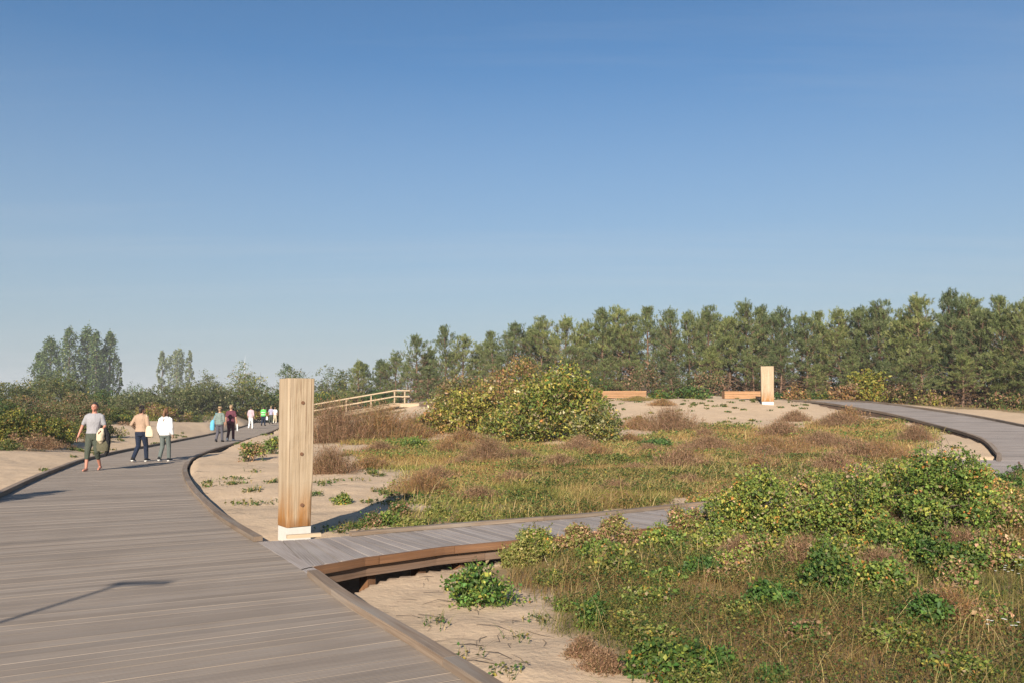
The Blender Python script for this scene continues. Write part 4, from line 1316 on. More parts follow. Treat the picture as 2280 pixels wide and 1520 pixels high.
dry = [(745, 988, 890, 200, 'broad fluffy brown plant clump right behind the near post'), (845, 982, 896, 210, 'fluffy brown plants on the slope below the stairway'), (925, 965, 922, 120, 'brown plant clump on the sand beneath the stairway landing'),
       (735, 1055, 990, 110, 'round brown tussock on the sand beside the near post'), (940, 1100, 1045, 130, 'reddish brown plant clump at the tip of the post shadow'), (1085, 1030, 968, 110, 'greyish brown feathery plants below the autumn shrub'),
       (1490, 962, 905, 170, 'large rusty feathery clump on the sand below the ridge'), (1420, 955, 925, 90, 'brown feathery plants beside the grey green shrub'), (1770, 940, 912, 70, 'small round brown tussock on bare sand below the far post'),
       (1865, 950, 915, 80, 'brown tussock on the sand near the rising ramp'), (1720, 1020, 965, 190, 'wide rust brown drift of seeding plants in the grass'), (1830, 1000, 955, 140, 'brown seeding plants nearer the ramp'),
       (1580, 1010, 965, 130, 'pale brown feathery patch in the middle of the grass'), (1960, 1030, 975, 150, 'brown seed plants beside the bare sand by the ramp'), (2040, 985, 940, 60, 'orange brown tussock leaning on the ramp edge'),
       (1420, 895, 880, 90, 'straw tuft in front of the left ridge bench'), (1475, 905, 886, 60, 'brown tuft below the green rose patch'), (1340, 1500, 1440, 90, 'fine rusty tuft on the sand beside the near rose clump'),
       (1300, 1470, 1425, 70, 'grey brown tuft on the open sand'), (1640, 1120, 1070, 150, 'brown grass heads along the narrow boardwalk'), (1380, 1130, 1085, 150, 'light brown grass heads in front of the field'),
       (1290, 1010, 975, 120, 'dull brown plants at the foot of the grey green shrub'), (1000, 1010, 975, 90, 'brown plants left below the autumn shrubs'), (1960, 1290, 1215, 120, 'reddish dry stalks within the rose thicket'),
       (1790, 1270, 1190, 130, 'pale brown dry stalks among the roses'), (2110, 1400, 1300, 150, 'tall rusty stalks in the near grass'), (90, 1000, 970, 110, 'low brown plants on the sand behind the kerb'), (1650, 1260, 1190, 110, 'grey dead twigs at the foot of the yellowing rose bush'), (1840, 1205, 1110, 110, 'grey dead twigs between two rose bushes'), (2140, 1255, 1170, 120, 'bare grey twigs under the tallest rose bush'), (1990, 1215, 1120, 90, 'brown dead canes between the big rose bushes')]
for k, (px, base, top, w_, lab) in enumerate(dry):
    flat_ = 'field' in lab or 'grass' in lab or 'ramp' in lab or 'seed' in lab
    put_dry(px, base, top + (base - top) * (.12 if flat_ else .05), w_ * (1.55 if flat_ else 1.25), 400 + k, lab, n=1500 + int(w_ * (20 if flat_ else 8)), pal=[BRN, RUST, BRN][k % 3] + BRN if k not in (15, 20) else BRN + YEL)

# ---------------------------------------------------------------- roses
OLIVE_H = [((.115, .12, .03), 4), ((.15, .145, .042), 4), ((.09, .10, .026), 3), ((.19, .15, .06), 2)]
def rose(px, base, top, wpx, seed, pal, label, n, leaf=.05, ryf=.8, sprout=0, lobes=20, Y=None):
    return put_shrub(px, base, top, wpx, seed, pal, label, int(n * 2.0), leaf * .74, 'rose_bush', 'rose bush', 'rose bushes on the dune', int(lobes * 1.3), ryf, None, sprout, .72, Y, 1.4 if pal[0] == G_ROSE_D[0] else 1.95, 1.25)
rose(1690, 1225, 1065, 230, 501, G_ROSE_Y, 'yellowing rose bush at the end of the narrow boardwalk', 6500, .052, sprout=16, lobes=26)
rose(1795, 1185, 1060, 150, 530, G_ROSE_Y + BRN, 'pale yellow rose bush squeezed between two larger ones', 3200, .052, sprout=12, lobes=18)
rose(1625, 1175, 1105, 120, 531, G_ROSE_Y + BRN, 'straggly rose reaching over the narrow boardwalk', 1800, .05, sprout=12, lobes=14)
rose(2010, 1180, 1035, 150, 532, G_ROSE_Y, 'tall thin rose with orange tips beside the tallest bush', 3000, .052, sprout=16, lobes=18)
rose(1560, 1150, 1100, 90, 540, G_ROSE_Y + RUST, 'low reddish rose hanging over the boardwalk edge', 1200, .05, sprout=8, lobes=10)
rose(1840, 1120, 1050, 170, 541, G_ROSE_Y, 'rose bush behind the middle of the thicket', 3200, .052, sprout=10, lobes=18)
rose(1730, 1135, 1075, 150, 542, G_ROSE_Y + BRN, 'rose bush hiding the end of the narrow boardwalk', 2600, .052, sprout=10, lobes=16)
rose(2060, 1115, 1030, 140, 543, G_ROSE, 'rose bush just below the deck bend', 2600, .055, sprout=10, lobes=16)
rose(2185, 1180, 1050, 110, 533, G_ROSE_Y + RUST, 'ragged reddish rose on the far flank of the tallest bush', 1900, .052, sprout=12, lobes=14)
rose(1780, 1262, 1195, 110, 534, G_ROSE_Y, 'low bright rose in front of the yellowing bushes', 1500, .05, sprout=6, lobes=12)
rose(1870, 1275, 1190, 150, 544, G_ROSE + G_ROSE_Y, 'leafy rose filling the gap below the middle bush', 2400, .05, sprout=8, lobes=16)
rose(1985, 1262, 1170, 130, 545, G_ROSE, 'leafy rose under the thin orange tipped one', 2200, .05, sprout=8, lobes=14)
rose(2120, 1275, 1195, 120, 546, G_ROSE_D + G_ROSE, 'dark green rose at the base of the tallest bush', 2000, .05, sprout=6, lobes=14)  # darker leaf palette, the leaves' own green
rose(1590, 1235, 1170, 110, 547, G_ROSE_Y, 'bushy rose close by the boardwalk and yellowing bush', 1700, .05, sprout=8, lobes=12)
rose(1700, 1260, 1190, 110, 548, G_ROSE_Y + BRN, 'patchy rose right below the yellowing bush', 1500, .05, sprout=6, lobes=12)
rose(2240, 1200, 1110, 110, 549, G_ROSE + BRN, 'brownish green rose on the outer flank of the thicket', 1600, .05, sprout=8, lobes=12)
rose(1640, 1290, 1225, 100, 535, G_ROSE_Y + BRN, 'half dry rose in front of the yellowing bush', 1100, .048, sprout=6, lobes=10)
rose(2130, 1310, 1250, 90, 536, G_ROSE + BRN, 'small sparse rose below the tallest bush', 900, .048, sprout=5, lobes=9)
rose(1410, 1290, 1245, 70, 537, G_ROSE, 'tiny rose beside sand and bleached stick', 600, .046, lobes=8, sprout=3)
rose(1800, 1430, 1380, 70, 538, G_ROSE_D + BRN, 'tiny dark rose deep in the near dry grass', 600, .046, lobes=8, sprout=3)
rose(2200, 1400, 1345, 80, 539, G_ROSE + BRN, 'small rose in brown grass near white flowers', 700, .046, lobes=8, sprout=3)
rose(1895, 1215, 1058, 210, 502, G_ROSE + G_ROSE_Y, 'green and yellow rose bush in the middle of the thicket', 6000, .052, sprout=18, lobes=24)
rose(2100, 1225, 1020, 230, 503, G_ROSE, 'tallest deep green rose bush below the curving deck', 7500, .052, sprout=22, lobes=26)
rose(1960, 1110, 1040, 200, 504, G_ROSE_Y + BRN, 'rose bush with orange leaves behind the thicket', 4800, .055, sprout=10, lobes=22)
rose(2210, 1130, 1070, 130, 505, G_ROSE + RUST, 'reddening rose bush close to the curving deck', 3000, .055, sprout=6)
rose(1085, 1360, 1262, 170, 506, G_ROSE + G_ROSE_D, 'dark green rose clump on open sand under the narrow boardwalk', 1500, .05, lobes=16, sprout=12)
rose(1318, 1405, 1340, 62, 507, G_ROSE_D + G_ROSE, 'small single rose plant on open sand', 700, .046, lobes=9)
rose(1490, 1516, 1425, 190, 508, G_ROSE_D + G_ROSE, 'low green rose patch at the edge of the sand near the rusty tuft', 2600, .046, lobes=22, ryf=.6)
rose(1600, 1500, 1445, 90, 520, G_ROSE_D, 'small rose patch beside the low green one', 800, .046, lobes=10)
rose(1335, 1255, 1200, 100, 509, G_ROSE, 'little green rose bush by the narrow boardwalk', 1500, .05, lobes=12)
rose(1470, 1240, 1175, 110, 510, G_ROSE + G_ROSE_Y, 'small rose bush with pale stick beside the narrow boardwalk', 1600, .05, lobes=14)
rose(1560, 1300, 1240, 80, 511, G_ROSE_D, 'small upright rose in front of the yellowing bush', 1100, .05, lobes=10)
rose(1475, 1310, 1260, 90, 512, G_ROSE, 'low rose between sand and thicket', 1000, .048, lobes=10)
rose(1720, 1370, 1300, 100, 513, G_ROSE_D, 'deep green rose standing in brown grass', 1500, .05, lobes=12)
rose(1850, 1330, 1225, 120, 514, G_ROSE_D + G_ROSE, 'pointed dark rose in front of the thicket', 2200, .05, lobes=14, sprout=4)
rose(1960, 1320, 1240, 140, 515, G_ROSE, 'bright green rose in front of the tallest rose bush', 2300, .05, lobes=14)
rose(2060, 1400, 1325, 90, 516, G_ROSE_D, 'solitary rose in the near dry grass', 1300, .05, lobes=10)
rose(2050, 1260, 1190, 150, 517, G_ROSE_D, 'dark spreading rose at the foot of the tallest bush', 2600, .05, lobes=16)
rose(2210, 1270, 1190, 140, 518, G_ROSE + BRN, 'sparse rose with brown leaves right of the thicket', 1800, .05, lobes=14)
rose(2250, 1100, 1040, 60, 519, G_ROSE_D, 'dark rose at the very edge of the curving deck', 900, .055, lobes=8)
rose(1255, 1370, 1345, 34, 521, G_ROSE, 'tiny yellow green seedling on open sand', 160, .04, lobes=5)
rose(1715, 1519, 1488, 70, 522, G_ROSE_D, 'tiny dark rose at the lower sand patch', 500, .045, lobes=6)
rose(555, 1025, 982, 70, 523, G_ROSE + BRN, 'low green plant on the sand bank by the boardwalk bend', 700, .08, lobes=10, ryf=.5)
rose(610, 1010, 975, 60, 524, G_ROSE + BUCK, 'small green plant on the sand left of the near post', 500, .08, lobes=8, ryf=.5)
rose(905, 1000, 975, 120, 525, G_ROSE, 'low bright green herb bed below the brown plants', 1500, .085, lobes=16)
rose(1460, 1000, 975, 80, 526, DKG, 'small green clump in the field by the rusty feathery plants', 800, .08, lobes=10)
for k, (px, base, top, w_, pal, lab) in enumerate(((825, 1166, 1143, 45, G_ROSE_D + BRN, 'straggly herb in the middle of the post shadow'), (890, 1146, 1118, 55, G_ROSE_D + BRN, 'bushy herb at the far end of the post shadow'), (915, 1170, 1150, 55, OLIVE_H, 'yellow green herb beside the post shadow and boardwalk'), (975, 1146, 1125, 50, OLIVE_H, 'olive herb where sand turns to grass'), (760, 1120, 1100, 40, G_ROSE, 'tiny herb on bare sand right of the post'), (1040, 1158, 1136, 60, OLIVE_H, 'olive herb along the far edge of the narrow boardwalk'),
        (1200, 1248, 1180, 110, G_ROSE_Y + OLIVE_H, 'yellow green herb overhanging the near edge of the narrow boardwalk'), (1285, 1240, 1172, 100, OLIVE_H + BRN, 'brownish olive plant leaning on the boardwalk edge'), (1370, 1228, 1155, 120, BRN + OLIVE_H, 'reddish brown plant covering the boardwalk edge'), (1450, 1205, 1140, 110, OLIVE_H + RUST, 'rusty olive plant overhanging the pale planks'), (1530, 1195, 1125, 100, G_ROSE_Y + BRN, 'tall straggly plant where the narrow boardwalk vanishes'), (1160, 1262, 1205, 90, OLIVE_H, 'olive tuft between dark rose clump and boardwalk'))):
    rose(px, base, top, w_, 800 + k, pal, lab, 900 + 9 * w_, .042, lobes=14, sprout=8 if w_ > 80 else 3, ryf=.35)
rose(865, 1168, 1138, 60, 527, G_ROSE, 'green herb beside the post shadow', 500, .05, lobes=8)

# scattered little clumps that only their place tells apart
def scatter_in(poly, cnt, seed, gap):
    rr_ = random.Random(seed); out = []
    lo, hi = poly.min(0), poly.max(0)
    while len(out) < cnt:
        x, y = rr_.uniform(lo[0], hi[0]), rr_.uniform(max(4.6, lo[1]), hi[1])
        if abs(x) > y * .6 or not in_poly(np.array([x]), np.array([y]), poly)[0]: continue
        if deck_dist(x, y)[0][0] < .4 or any(math.hypot(x - a, y - b) < gap * (.5 + y / 16) for a, b in out): continue
        out.append((x, y))
    return out
protos = []
for k, pal in enumerate((OLIVE_H + G_ROSE_Y, G_ROSE_Y, OLIVE_H + BRN, G_ROSE + OLIVE_H)):
    protos.append(shrub_mesh(900 + k, .26, .24, .24, 900, .034, pal, 16, .7, 8, .006, 5, mul=1.7))
for k, (x, y) in enumerate(scatter_in(FRONT, 46, 5, .55)):
    f_ = random.uniform(.6, 1.35)
    plant('herb_clump', (x, y, gz(x, y) - .01), random.uniform(0, 6.28), protos[k % 4], ['small olive and yellow herb clump in the near dry grass', 'small yellow green herb clump in the near dry grass', 'small brown tinged herb clump in the near dry grass', 'small fresh green herb clump in the near dry grass'][k % 4], 'herb', 'herb clumps in the near grass', (M_LEAF, M_STEM), (f_, f_, f_ * random.uniform(.7, 1.1)))
dprotos = [dry_mesh(950 + k, .8, .65, .42, 1500, [BRN, RUST + BRN, BRN][k], .009) for k in range(3)]
for k, (x, y) in enumerate(scatter_in(FIELD, 30, 9, 1.0)):
    o = link('dry_plant', dprotos[k % 3], M_GRASS)
    f_ = random.uniform(.6, 1.3) * (.7 + y / 60)
    o.location = (x, y, gz(x, y) - .01); o.rotation_euler = (0, 0, random.uniform(0, 6.28)); o.scale = (f_, f_, f_ * random.uniform(.7, 1.1))
    tag(o, ['hazy grey brown clump of seed stalks within the grass field', 'hazy rusty clump of seed stalks within the grass field', 'hazy dark brown clump of seed stalks within the grass field'][k % 3], 'plant', 'brown seed clumps in the field')
# ---------------------------------------------------------------- grass and herbs (nobody could count them)
def blades(x, y, hgt, wd, pal, rng, lean=.55, amt=.28, mul=1.2):
    n = len(x)
    z = ground(x, y)
    b = np.stack([x, y, z - .01], 1)
    a = rng.uniform(0, 6.28, n)
    s = np.stack([np.cos(a), np.sin(a), np.zeros(n)], 1)
    la = rng.normal(.35, 1.5, n)
    ld = np.stack([np.cos(la), np.sin(la), np.zeros(n)], 1) * (np.abs(rng.normal(size=n)) * lean)[:, None]
    up = np.array([0, 0, 1.0])
    m_ = b + (ld * .35 + up * .55) * hgt[:, None]
    t = b + (ld * 1.0 + up * .95) * hgt[:, None]
    w = wd[:, None]
    v = np.stack([b - s * w * .5, b + s * w * .5, m_ + s * w * .38, m_ - s * w * .38, t], 1).reshape(-1, 3)
    k = np.arange(n)[:, None] * 5
    f = np.concatenate([k + np.array([[0, 1, 2]]), k + np.array([[0, 2, 3]]), k + np.array([[3, 2, 4]])], 1).reshape(-1)
    return v, f, np.full(3 * n, 3), np.repeat(jitter_cols(pal, n, rng, amt, mul), 5, 0)
def scatter(poly, rng, n, dref, power, thresh=.25):
    lo, hi = poly.min(0), poly.max(0)
    x, y = rng.uniform(lo[0], hi[0], n), rng.uniform(lo[1], hi[1], n)
    d = np.hypot(x, y)
    k = (rng.random(n) < np.clip((dref / d) ** power, 0, 1)) & (y > 3) & (np.abs(x) < y * .66 + 1.5)
    x, y = x[k], y[k]
    v = veg_mask(x, y)
    k = v > thresh + rng.random(len(x)) * .7
    return x[k], y[k]
rg = np.random.default_rng(77)
OLIVE = [((.135, .13, .032), 4), ((.18, .16, .042), 4), ((.10, .115, .028), 4), ((.23, .19, .06), 2)]
STRAW = [((.33, .245, .10), 4), ((.26, .185, .075), 4), ((.40, .31, .15), 1.6), ((.21, .14, .055), 3)]
BROWN = [((.22, .13, .05), 4), ((.28, .17, .07), 3), ((.16, .10, .04), 3), ((.17, .145, .04), 3)]
def sod(name, poly, n, dref, power, label, hmul=1.0, mul=1.2, herb=.8, shift=0.0, xshift=0.0):
    parts = []
    x, y = scatter(poly, rg, n, dref, power)
    d = np.hypot(x, y)
    wsc = np.clip(d / 8, .8, 6) ** .85
    patch = .5 + 1.5 * (fbm(x / 2.4, y / 2.4, 61, 3) - .5) + rg.normal(size=len(x)) * .09 + shift + xshift * np.clip((x - 2) / 6, 0, 1)
    for lo, hi, pal, hm, wm, ln in ((-9, .44, OLIVE, .12, .0046, 1.0), (.44, .54, STRAW, .15, .0036, 1.3), (.54, 9, BROWN, .14, .004, 1.0)):
        k = (patch >= lo) & (patch < hi)
        m_ = k.sum()
        hg = hm * hmul * rg.uniform(.5, 1.35, m_) * (.75 + .5 * fbm(x[k] / 1.1, y[k] / 1.1, 33, 2))
        parts.append(blades(x[k], y[k], hg, wm * wsc[k] * rg.uniform(.7, 1.4, m_), pal, rg, ln, mul=mul))
    # low herbs: small leaves close to the ground
    m_ = int(len(x) * herb)
    i = rg.integers(0, len(x), m_)
    hx, hy = x[i] + rg.normal(size=m_) * .06, y[i] + rg.normal(size=m_) * .06
    hp = fbm(hx / 1.3, hy / 1.3, 91, 3)
    k = hp > .43
    hx, hy = hx[k], hy[k]
    m_ = len(hx)
    c = np.stack([hx, hy, ground(hx, hy) + rg.uniform(.02, .15, m_)], 1)
    L = .026 * np.clip(np.hypot(hx, hy) / 8, .8, 5) ** .8 * rg.uniform(.7, 1.5, m_)
    parts.append(leaves_arrays(c, rg.normal(size=(m_, 3)) * np.array([1, 1, .5]), rg.normal(size=(m_, 3)) * .6 + np.array([0, -.2, 1]), L, L * .6, jitter_cols(G_ROSE_D + OLIVE + BUCK, m_, rg, .3, mul)))
    o = link(name, mesh_of(name, parts), M_GRASS)
    tag(o, label, 'grass', kind='stuff')
    return len(x)
c1 = sod('near_grass', FRONT, 420000, 8.0, 1.0, 'brownish dry grass and low herbs around the rose bushes in front', mul=.95, herb=1.1, shift=-.05)
c2 = sod('field_grass', FIELD, 330000, 18, 1.1, 'olive and straw coloured grass field below the autumn shrubs', 1.1, mul=1.62, herb=.4, shift=.06, xshift=.06)
c3 = sod('bank_grass', LEFTV, 60000, 35, 1.0, 'green and brown grass on the left dune bank', 1.5)
c4 = sod('ridge_grass', BACKV, 60000, 50, 1.0, 'dry grass along the foot of the pines', 1.6)
# long pale straws standing and leaning above the sod
for nm, pl, n_, dref, lab in (('near_straw', FRONT, 16000, 8, 'long pale dry straws standing out of the near grass'), ('field_straw', FIELD, 16000, 18, 'long pale straws leaning over the grass field')):
    x, y = scatter(pl, rg, n_, dref, 1.0, .1)
    k = fbm(x / 1.6, y / 1.6, 71, 2) > .44
    x, y = x[k], y[k]
    m_ = len(x)
    o = link(nm, mesh_of(nm, [blades(x, y, rg.uniform(.18, .42, m_), .0042 * np.clip(np.hypot(x, y) / 8, .8, 5) ** .8, STRAW, rg, 1.0, mul=1.35)]), M_GRASS)
    tag(o, lab, 'grass', kind='stuff')
# loose tufts scattered over the bare sand
tx_, ty_ = [], []
zones = [((-7, 2), (12, 30), 150), ((-2.6, .5), (11.6, 17), 55), ((-3, 6), (5, 12), 60), ((2, 17), (36, 50), 110), ((-20, -12), (22, 60), 60), ((10, 15), (25, 36), 14)]
for (x0, x1), (y0, y1), cnt in [(a_, b_, int(c_ * 1.7)) for a_, b_, c_ in zones]:
    for k in range(cnt):
        cx, cy = rnd(x0, x1), rnd(y0, y1)
        D, Z = deck_dist(cx, cy)
        if D[0] < .25 or fbm(cx / 2, cy / 2, 45, 2)[()] < .42: continue
        m_ = random.randint(6, 26)
        tx_.append(np.random.default_rng(k).normal(cx, .09, m_)); ty_.append(np.random.default_rng(k + 999).normal(cy, .09, m_))
tx_, ty_ = np.concatenate(tx_), np.concatenate(ty_)
D, Z = deck_dist(tx_, ty_)
tx_, ty_ = tx_[D > .12], ty_[D > .12]
m_ = len(tx_)
sc_ = np.clip(np.hypot(tx_, ty_) / 9, .9, 4)
v1 = blades(tx_, ty_, .12 * rg.uniform(.5, 1.4, m_), .006 * sc_, OLIVE + STRAW + G_ROSE_D, rg, .7)
c = np.stack([tx_, ty_, ground(tx_, ty_) + rg.uniform(.01, .06, m_)], 1)
v2 = leaves_arrays(c, rg.normal(size=(m_, 3)) * np.array([1, 1, .3]), rg.normal(size=(m_, 3)) * .5 + np.array([0, 0, 1]), .045 * sc_ ** .7, .028 * sc_ ** .7, jitter_cols(G_ROSE_D + BUCK, m_, rg, .3))
o = link('sand_tufts', mesh_of('sand_tufts', [v1, v2]), M_GRASS)
tag(o, 'sparse little tufts scattered over the bare sand', 'grass', kind='stuff')
# twigs and dead stalks lying on the sand
tw = MB()
for k in range(420):
    if k < 230: cx, cy = rnd(-1.4, 4.5), rnd(4.2, 10.5)
    else: cx, cy = rnd(-8, 3), rnd(11.5, 26)
    D, Z = deck_dist(cx, cy)
    if D[0] < .15: continue
    g = gz(cx, cy)
    a = rnd(0, 6.28); L = rnd(.08, .4)
    ex, ey = cx + math.cos(a) * L, cy + math.sin(a) * L
    mx, my = (cx + ex) / 2 + rnd(-.04, .04), (cy + ey) / 2 + rnd(-.04, .04)
    if deck_dist(ex, ey)[0][0] < .1: continue
    r_ = rnd(.0014, .0036)
    tw.tube([(cx, cy, g + .004), (mx, my, gz(mx, my) + rnd(.006, .03)), (ex, ey, gz(ex, ey) + .004)], [r_, r_, r_ * .5], 3, rnd(.5, 1.1), False)
o = tw.build('twig_litter', M_STEM)
tag(o, 'thin dead twigs lying on the bare sand', 'twigs', kind='stuff')
# pale dead sticks among the roses
for k, (px, py, ln, lab) in enumerate(((1470, 1250, .16, 'bleached dead stick leaning in the small rose by the narrow boardwalk'), (1225, 1265, .14, 'bleached stick lying in grass beside the dark rose clump'), (2190, 1150, .3, 'long bleached twig poking out of the tallest rose bush'))):
    x, y, g = hit(px, py)
    mb = MB(); z = g + (.45 if k == 2 else .0)
    mb.tube([(x, y, z), (x - ln * .35, y + .05, z + ln * .55), (x - ln * .5, y + .06, z + ln)] if k != 2 else [(x - .2, y, z), (x, y - .05, z + .08), (x + .15, y - .1, z + .18)], [.006, .004, .002], 5, 1.0, True)
    tag(mb.build('dead_stick', M_RAIL), lab, 'stick')
# tiny white flowers in the grass at the right
fpa = []
for k, (px, py) in enumerate(((2232, 1172), (2225, 1440), (2250, 1310), (2270, 1290))):
    x, y, g = hit(px, py)
    rf = np.random.default_rng(700 + k)
    m_ = 8
    c0 = np.stack([x + rf.uniform(-.14, .14, m_), y + rf.uniform(-.14, .14, m_), np.full(m_, g)], 1)
    hh_ = rf.uniform(.14, .24, m_)
    pa = [needle_arrays(c0, np.tile([[0.05, 0, 1.0]], (m_, 1)), hh_, .004, np.tile([[.10, .12, .04]], (m_, 1)), rf)]
    for a in range(6):
        a_ = a * 1.047
        dv = np.tile([[math.cos(a_), math.sin(a_), .25]], (m_, 1))
        pa.append(leaves_arrays(c0 + np.stack([.05 * hh_, 0 * hh_, hh_], 1) + dv * .008, dv, np.tile([[0, -.2, 1.0]], (m_, 1)), .018, .01, np.tile([[.75, .74, .70]], (m_, 1))))
    fpa += pa
o = link('wildflowers', mesh_of('wildflowers', fpa), M_GRASS)
tag(o, 'tiny white flowers in the dry grass right of the roses', 'flowers', kind='stuff')
print('blades', c1, c2, c3, c4)

# ================================================================== people
def cloth_mat(name, c, rough=.85, var=.15, scale=14.0):
    return plain_mat(name, tuple(x * .78 for x in c), rough, var, scale * .8, 1.0, .12, 0.0, (1, 1, .45), .035)
M_SKIN = plain_mat('skin', (.40, .215, .145), .55, .08, 20, .03, .35)
M_SKIN_RED = plain_mat('reddish_skin', (.40, .175, .12), .5, .1, 20, .03, .35)  # redder than the other skin, evenly over the whole body
M_HAIR_DK = plain_mat('dark_hair', (.025, .018, .014), .55, .3, 60, .3, .4)
M_HAIR_BR = plain_mat('brown_hair', (.15, .075, .035), .55, .3, 60, .3, .4)
M_HAIR_LT = plain_mat('light_brown_hair', (.26, .17, .095), .6, .3, 60, .3, .4)
M_EYE = plain_mat('eye', (.03, .02, .015), .2, .05, 20, 0, .6)
M_LIP = plain_mat('lip', (.38, .13, .10), .5, .05, 20, 0, .3)
M_SOLE = plain_mat('white_sole', (.72, .70, .66), .7, .1, 20, 0)
M_BLACK = cloth_mat('black_cloth', (.022, .022, .025))

def ring_loft(parts, rings, n=12):
    """rings: (centre, u vector, v vector); closed at both ends"""
    v, f = [], []
    for c, u, w in rings:
        c, u, w = Vector(c), Vector(u), Vector(w)
        for i in range(n):
            a = 2 * math.pi * i / n
            v.append(c + u * math.cos(a) + w * math.sin(a))
    for k in range(len(rings) - 1):
        for i in range(n):
            j = (i + 1) % n
            f.append((k * n + i, k * n + j, (k + 1) * n + j, (k + 1) * n + i))
    f.append(tuple(range(n))[::-1])
    f.append(tuple((len(rings) - 1) * n + i for i in range(n)))
    o = len(parts[0])
    parts[0].extend([tuple(p) for p in v])
    parts[1].extend([tuple(i + o for i in q) for q in f])
def limb(parts, pts, rad, flat=1.0, n=10):
    """tapered limb through joints with rounded ends; flat squeezes the x radius"""
    pts = [Vector(p) for p in pts]
    d0, d1 = (pts[1] - pts[0]).normalized(), (pts[-1] - pts[-2]).normalized()
    P_ = [pts[0] - d0 * rad[0] * .85, pts[0] - d0 * rad[0] * .5] + pts + [pts[-1] + d1 * rad[-1] * .5, pts[-1] + d1 * rad[-1] * .85]
    R_ = [rad[0] * .5, rad[0] * .86] + list(rad) + [rad[-1] * .86, rad[-1] * .5]
    rings = []
    for k, p in enumerate(P_):
        d = (P_[min(k + 1, len(P_) - 1)] - P_[max(k - 1, 0)]).normalized()
        x = Vector((0, 1, 0)).cross(d)
        if x.length < .2: x = Vector((0, 0, 1)).cross(d)
        x.normalize(); y = d.cross(x)
        rings.append((p, x * R_[k] * flat, y * R_[k]))
    ring_loft(parts, rings, n)
def fuse(name, parts, voxel, smooth=4, mat=None, parent=None):
    me = bpy.data.meshes.new(name)
    me.from_pydata(parts[0], [], parts[1])
    me.update()
    t = bpy.data.objects.new('tmp', me); COL.objects.link(t)
    md = t.modifiers.new('r', 'REMESH'); md.mode = 'VOXEL'; md.voxel_size = voxel; md.use_smooth_shade = True
    if smooth:
        ms = t.modifiers.new('s', 'SMOOTH'); ms.factor = .5; ms.iterations = smooth
    bpy.context.view_layer.update()
    dg = bpy.context.evaluated_depsgraph_get()
    out = bpy.data.meshes.new_from_object(t.evaluated_get(dg))
    bpy.data.objects.remove(t)
    out.name = name
    out.polygons.foreach_set('use_smooth', np.ones(len(out.polygons), dtype=bool))
    return link(name, out, mat, parent)
TORSO = [(.80, .145, .10, 0), (.88, .172, .118, -.01), (.95, .172, .118, -.012), (1.05, .148, .102, 0), (1.15, .152, .106, .008), (1.26, .172, .116, .008), (1.35, .188, .112, 0), (1.41, .172, .092, -.008), (1.455, .105, .070, -.012)]
def torso_rings(z0, z1, grow, bulk=1.0):
    zs = [z0] + [r[0] for r in TORSO if z0 < r[0] < z1] + [z1]
    out = []
    for z in zs:
        a = np.interp(z, [r[0] for r in TORSO], [r[1] for r in TORSO]) * bulk + grow
        b = np.interp(z, [r[0] for r in TORSO], [r[2] for r in TORSO]) * bulk + grow
        y = np.interp(z, [r[0] for r in TORSO], [r[3] for r in TORSO])
        out.append(((0, y, z), (a, 0, 0), (0, b, 0)))
    return out
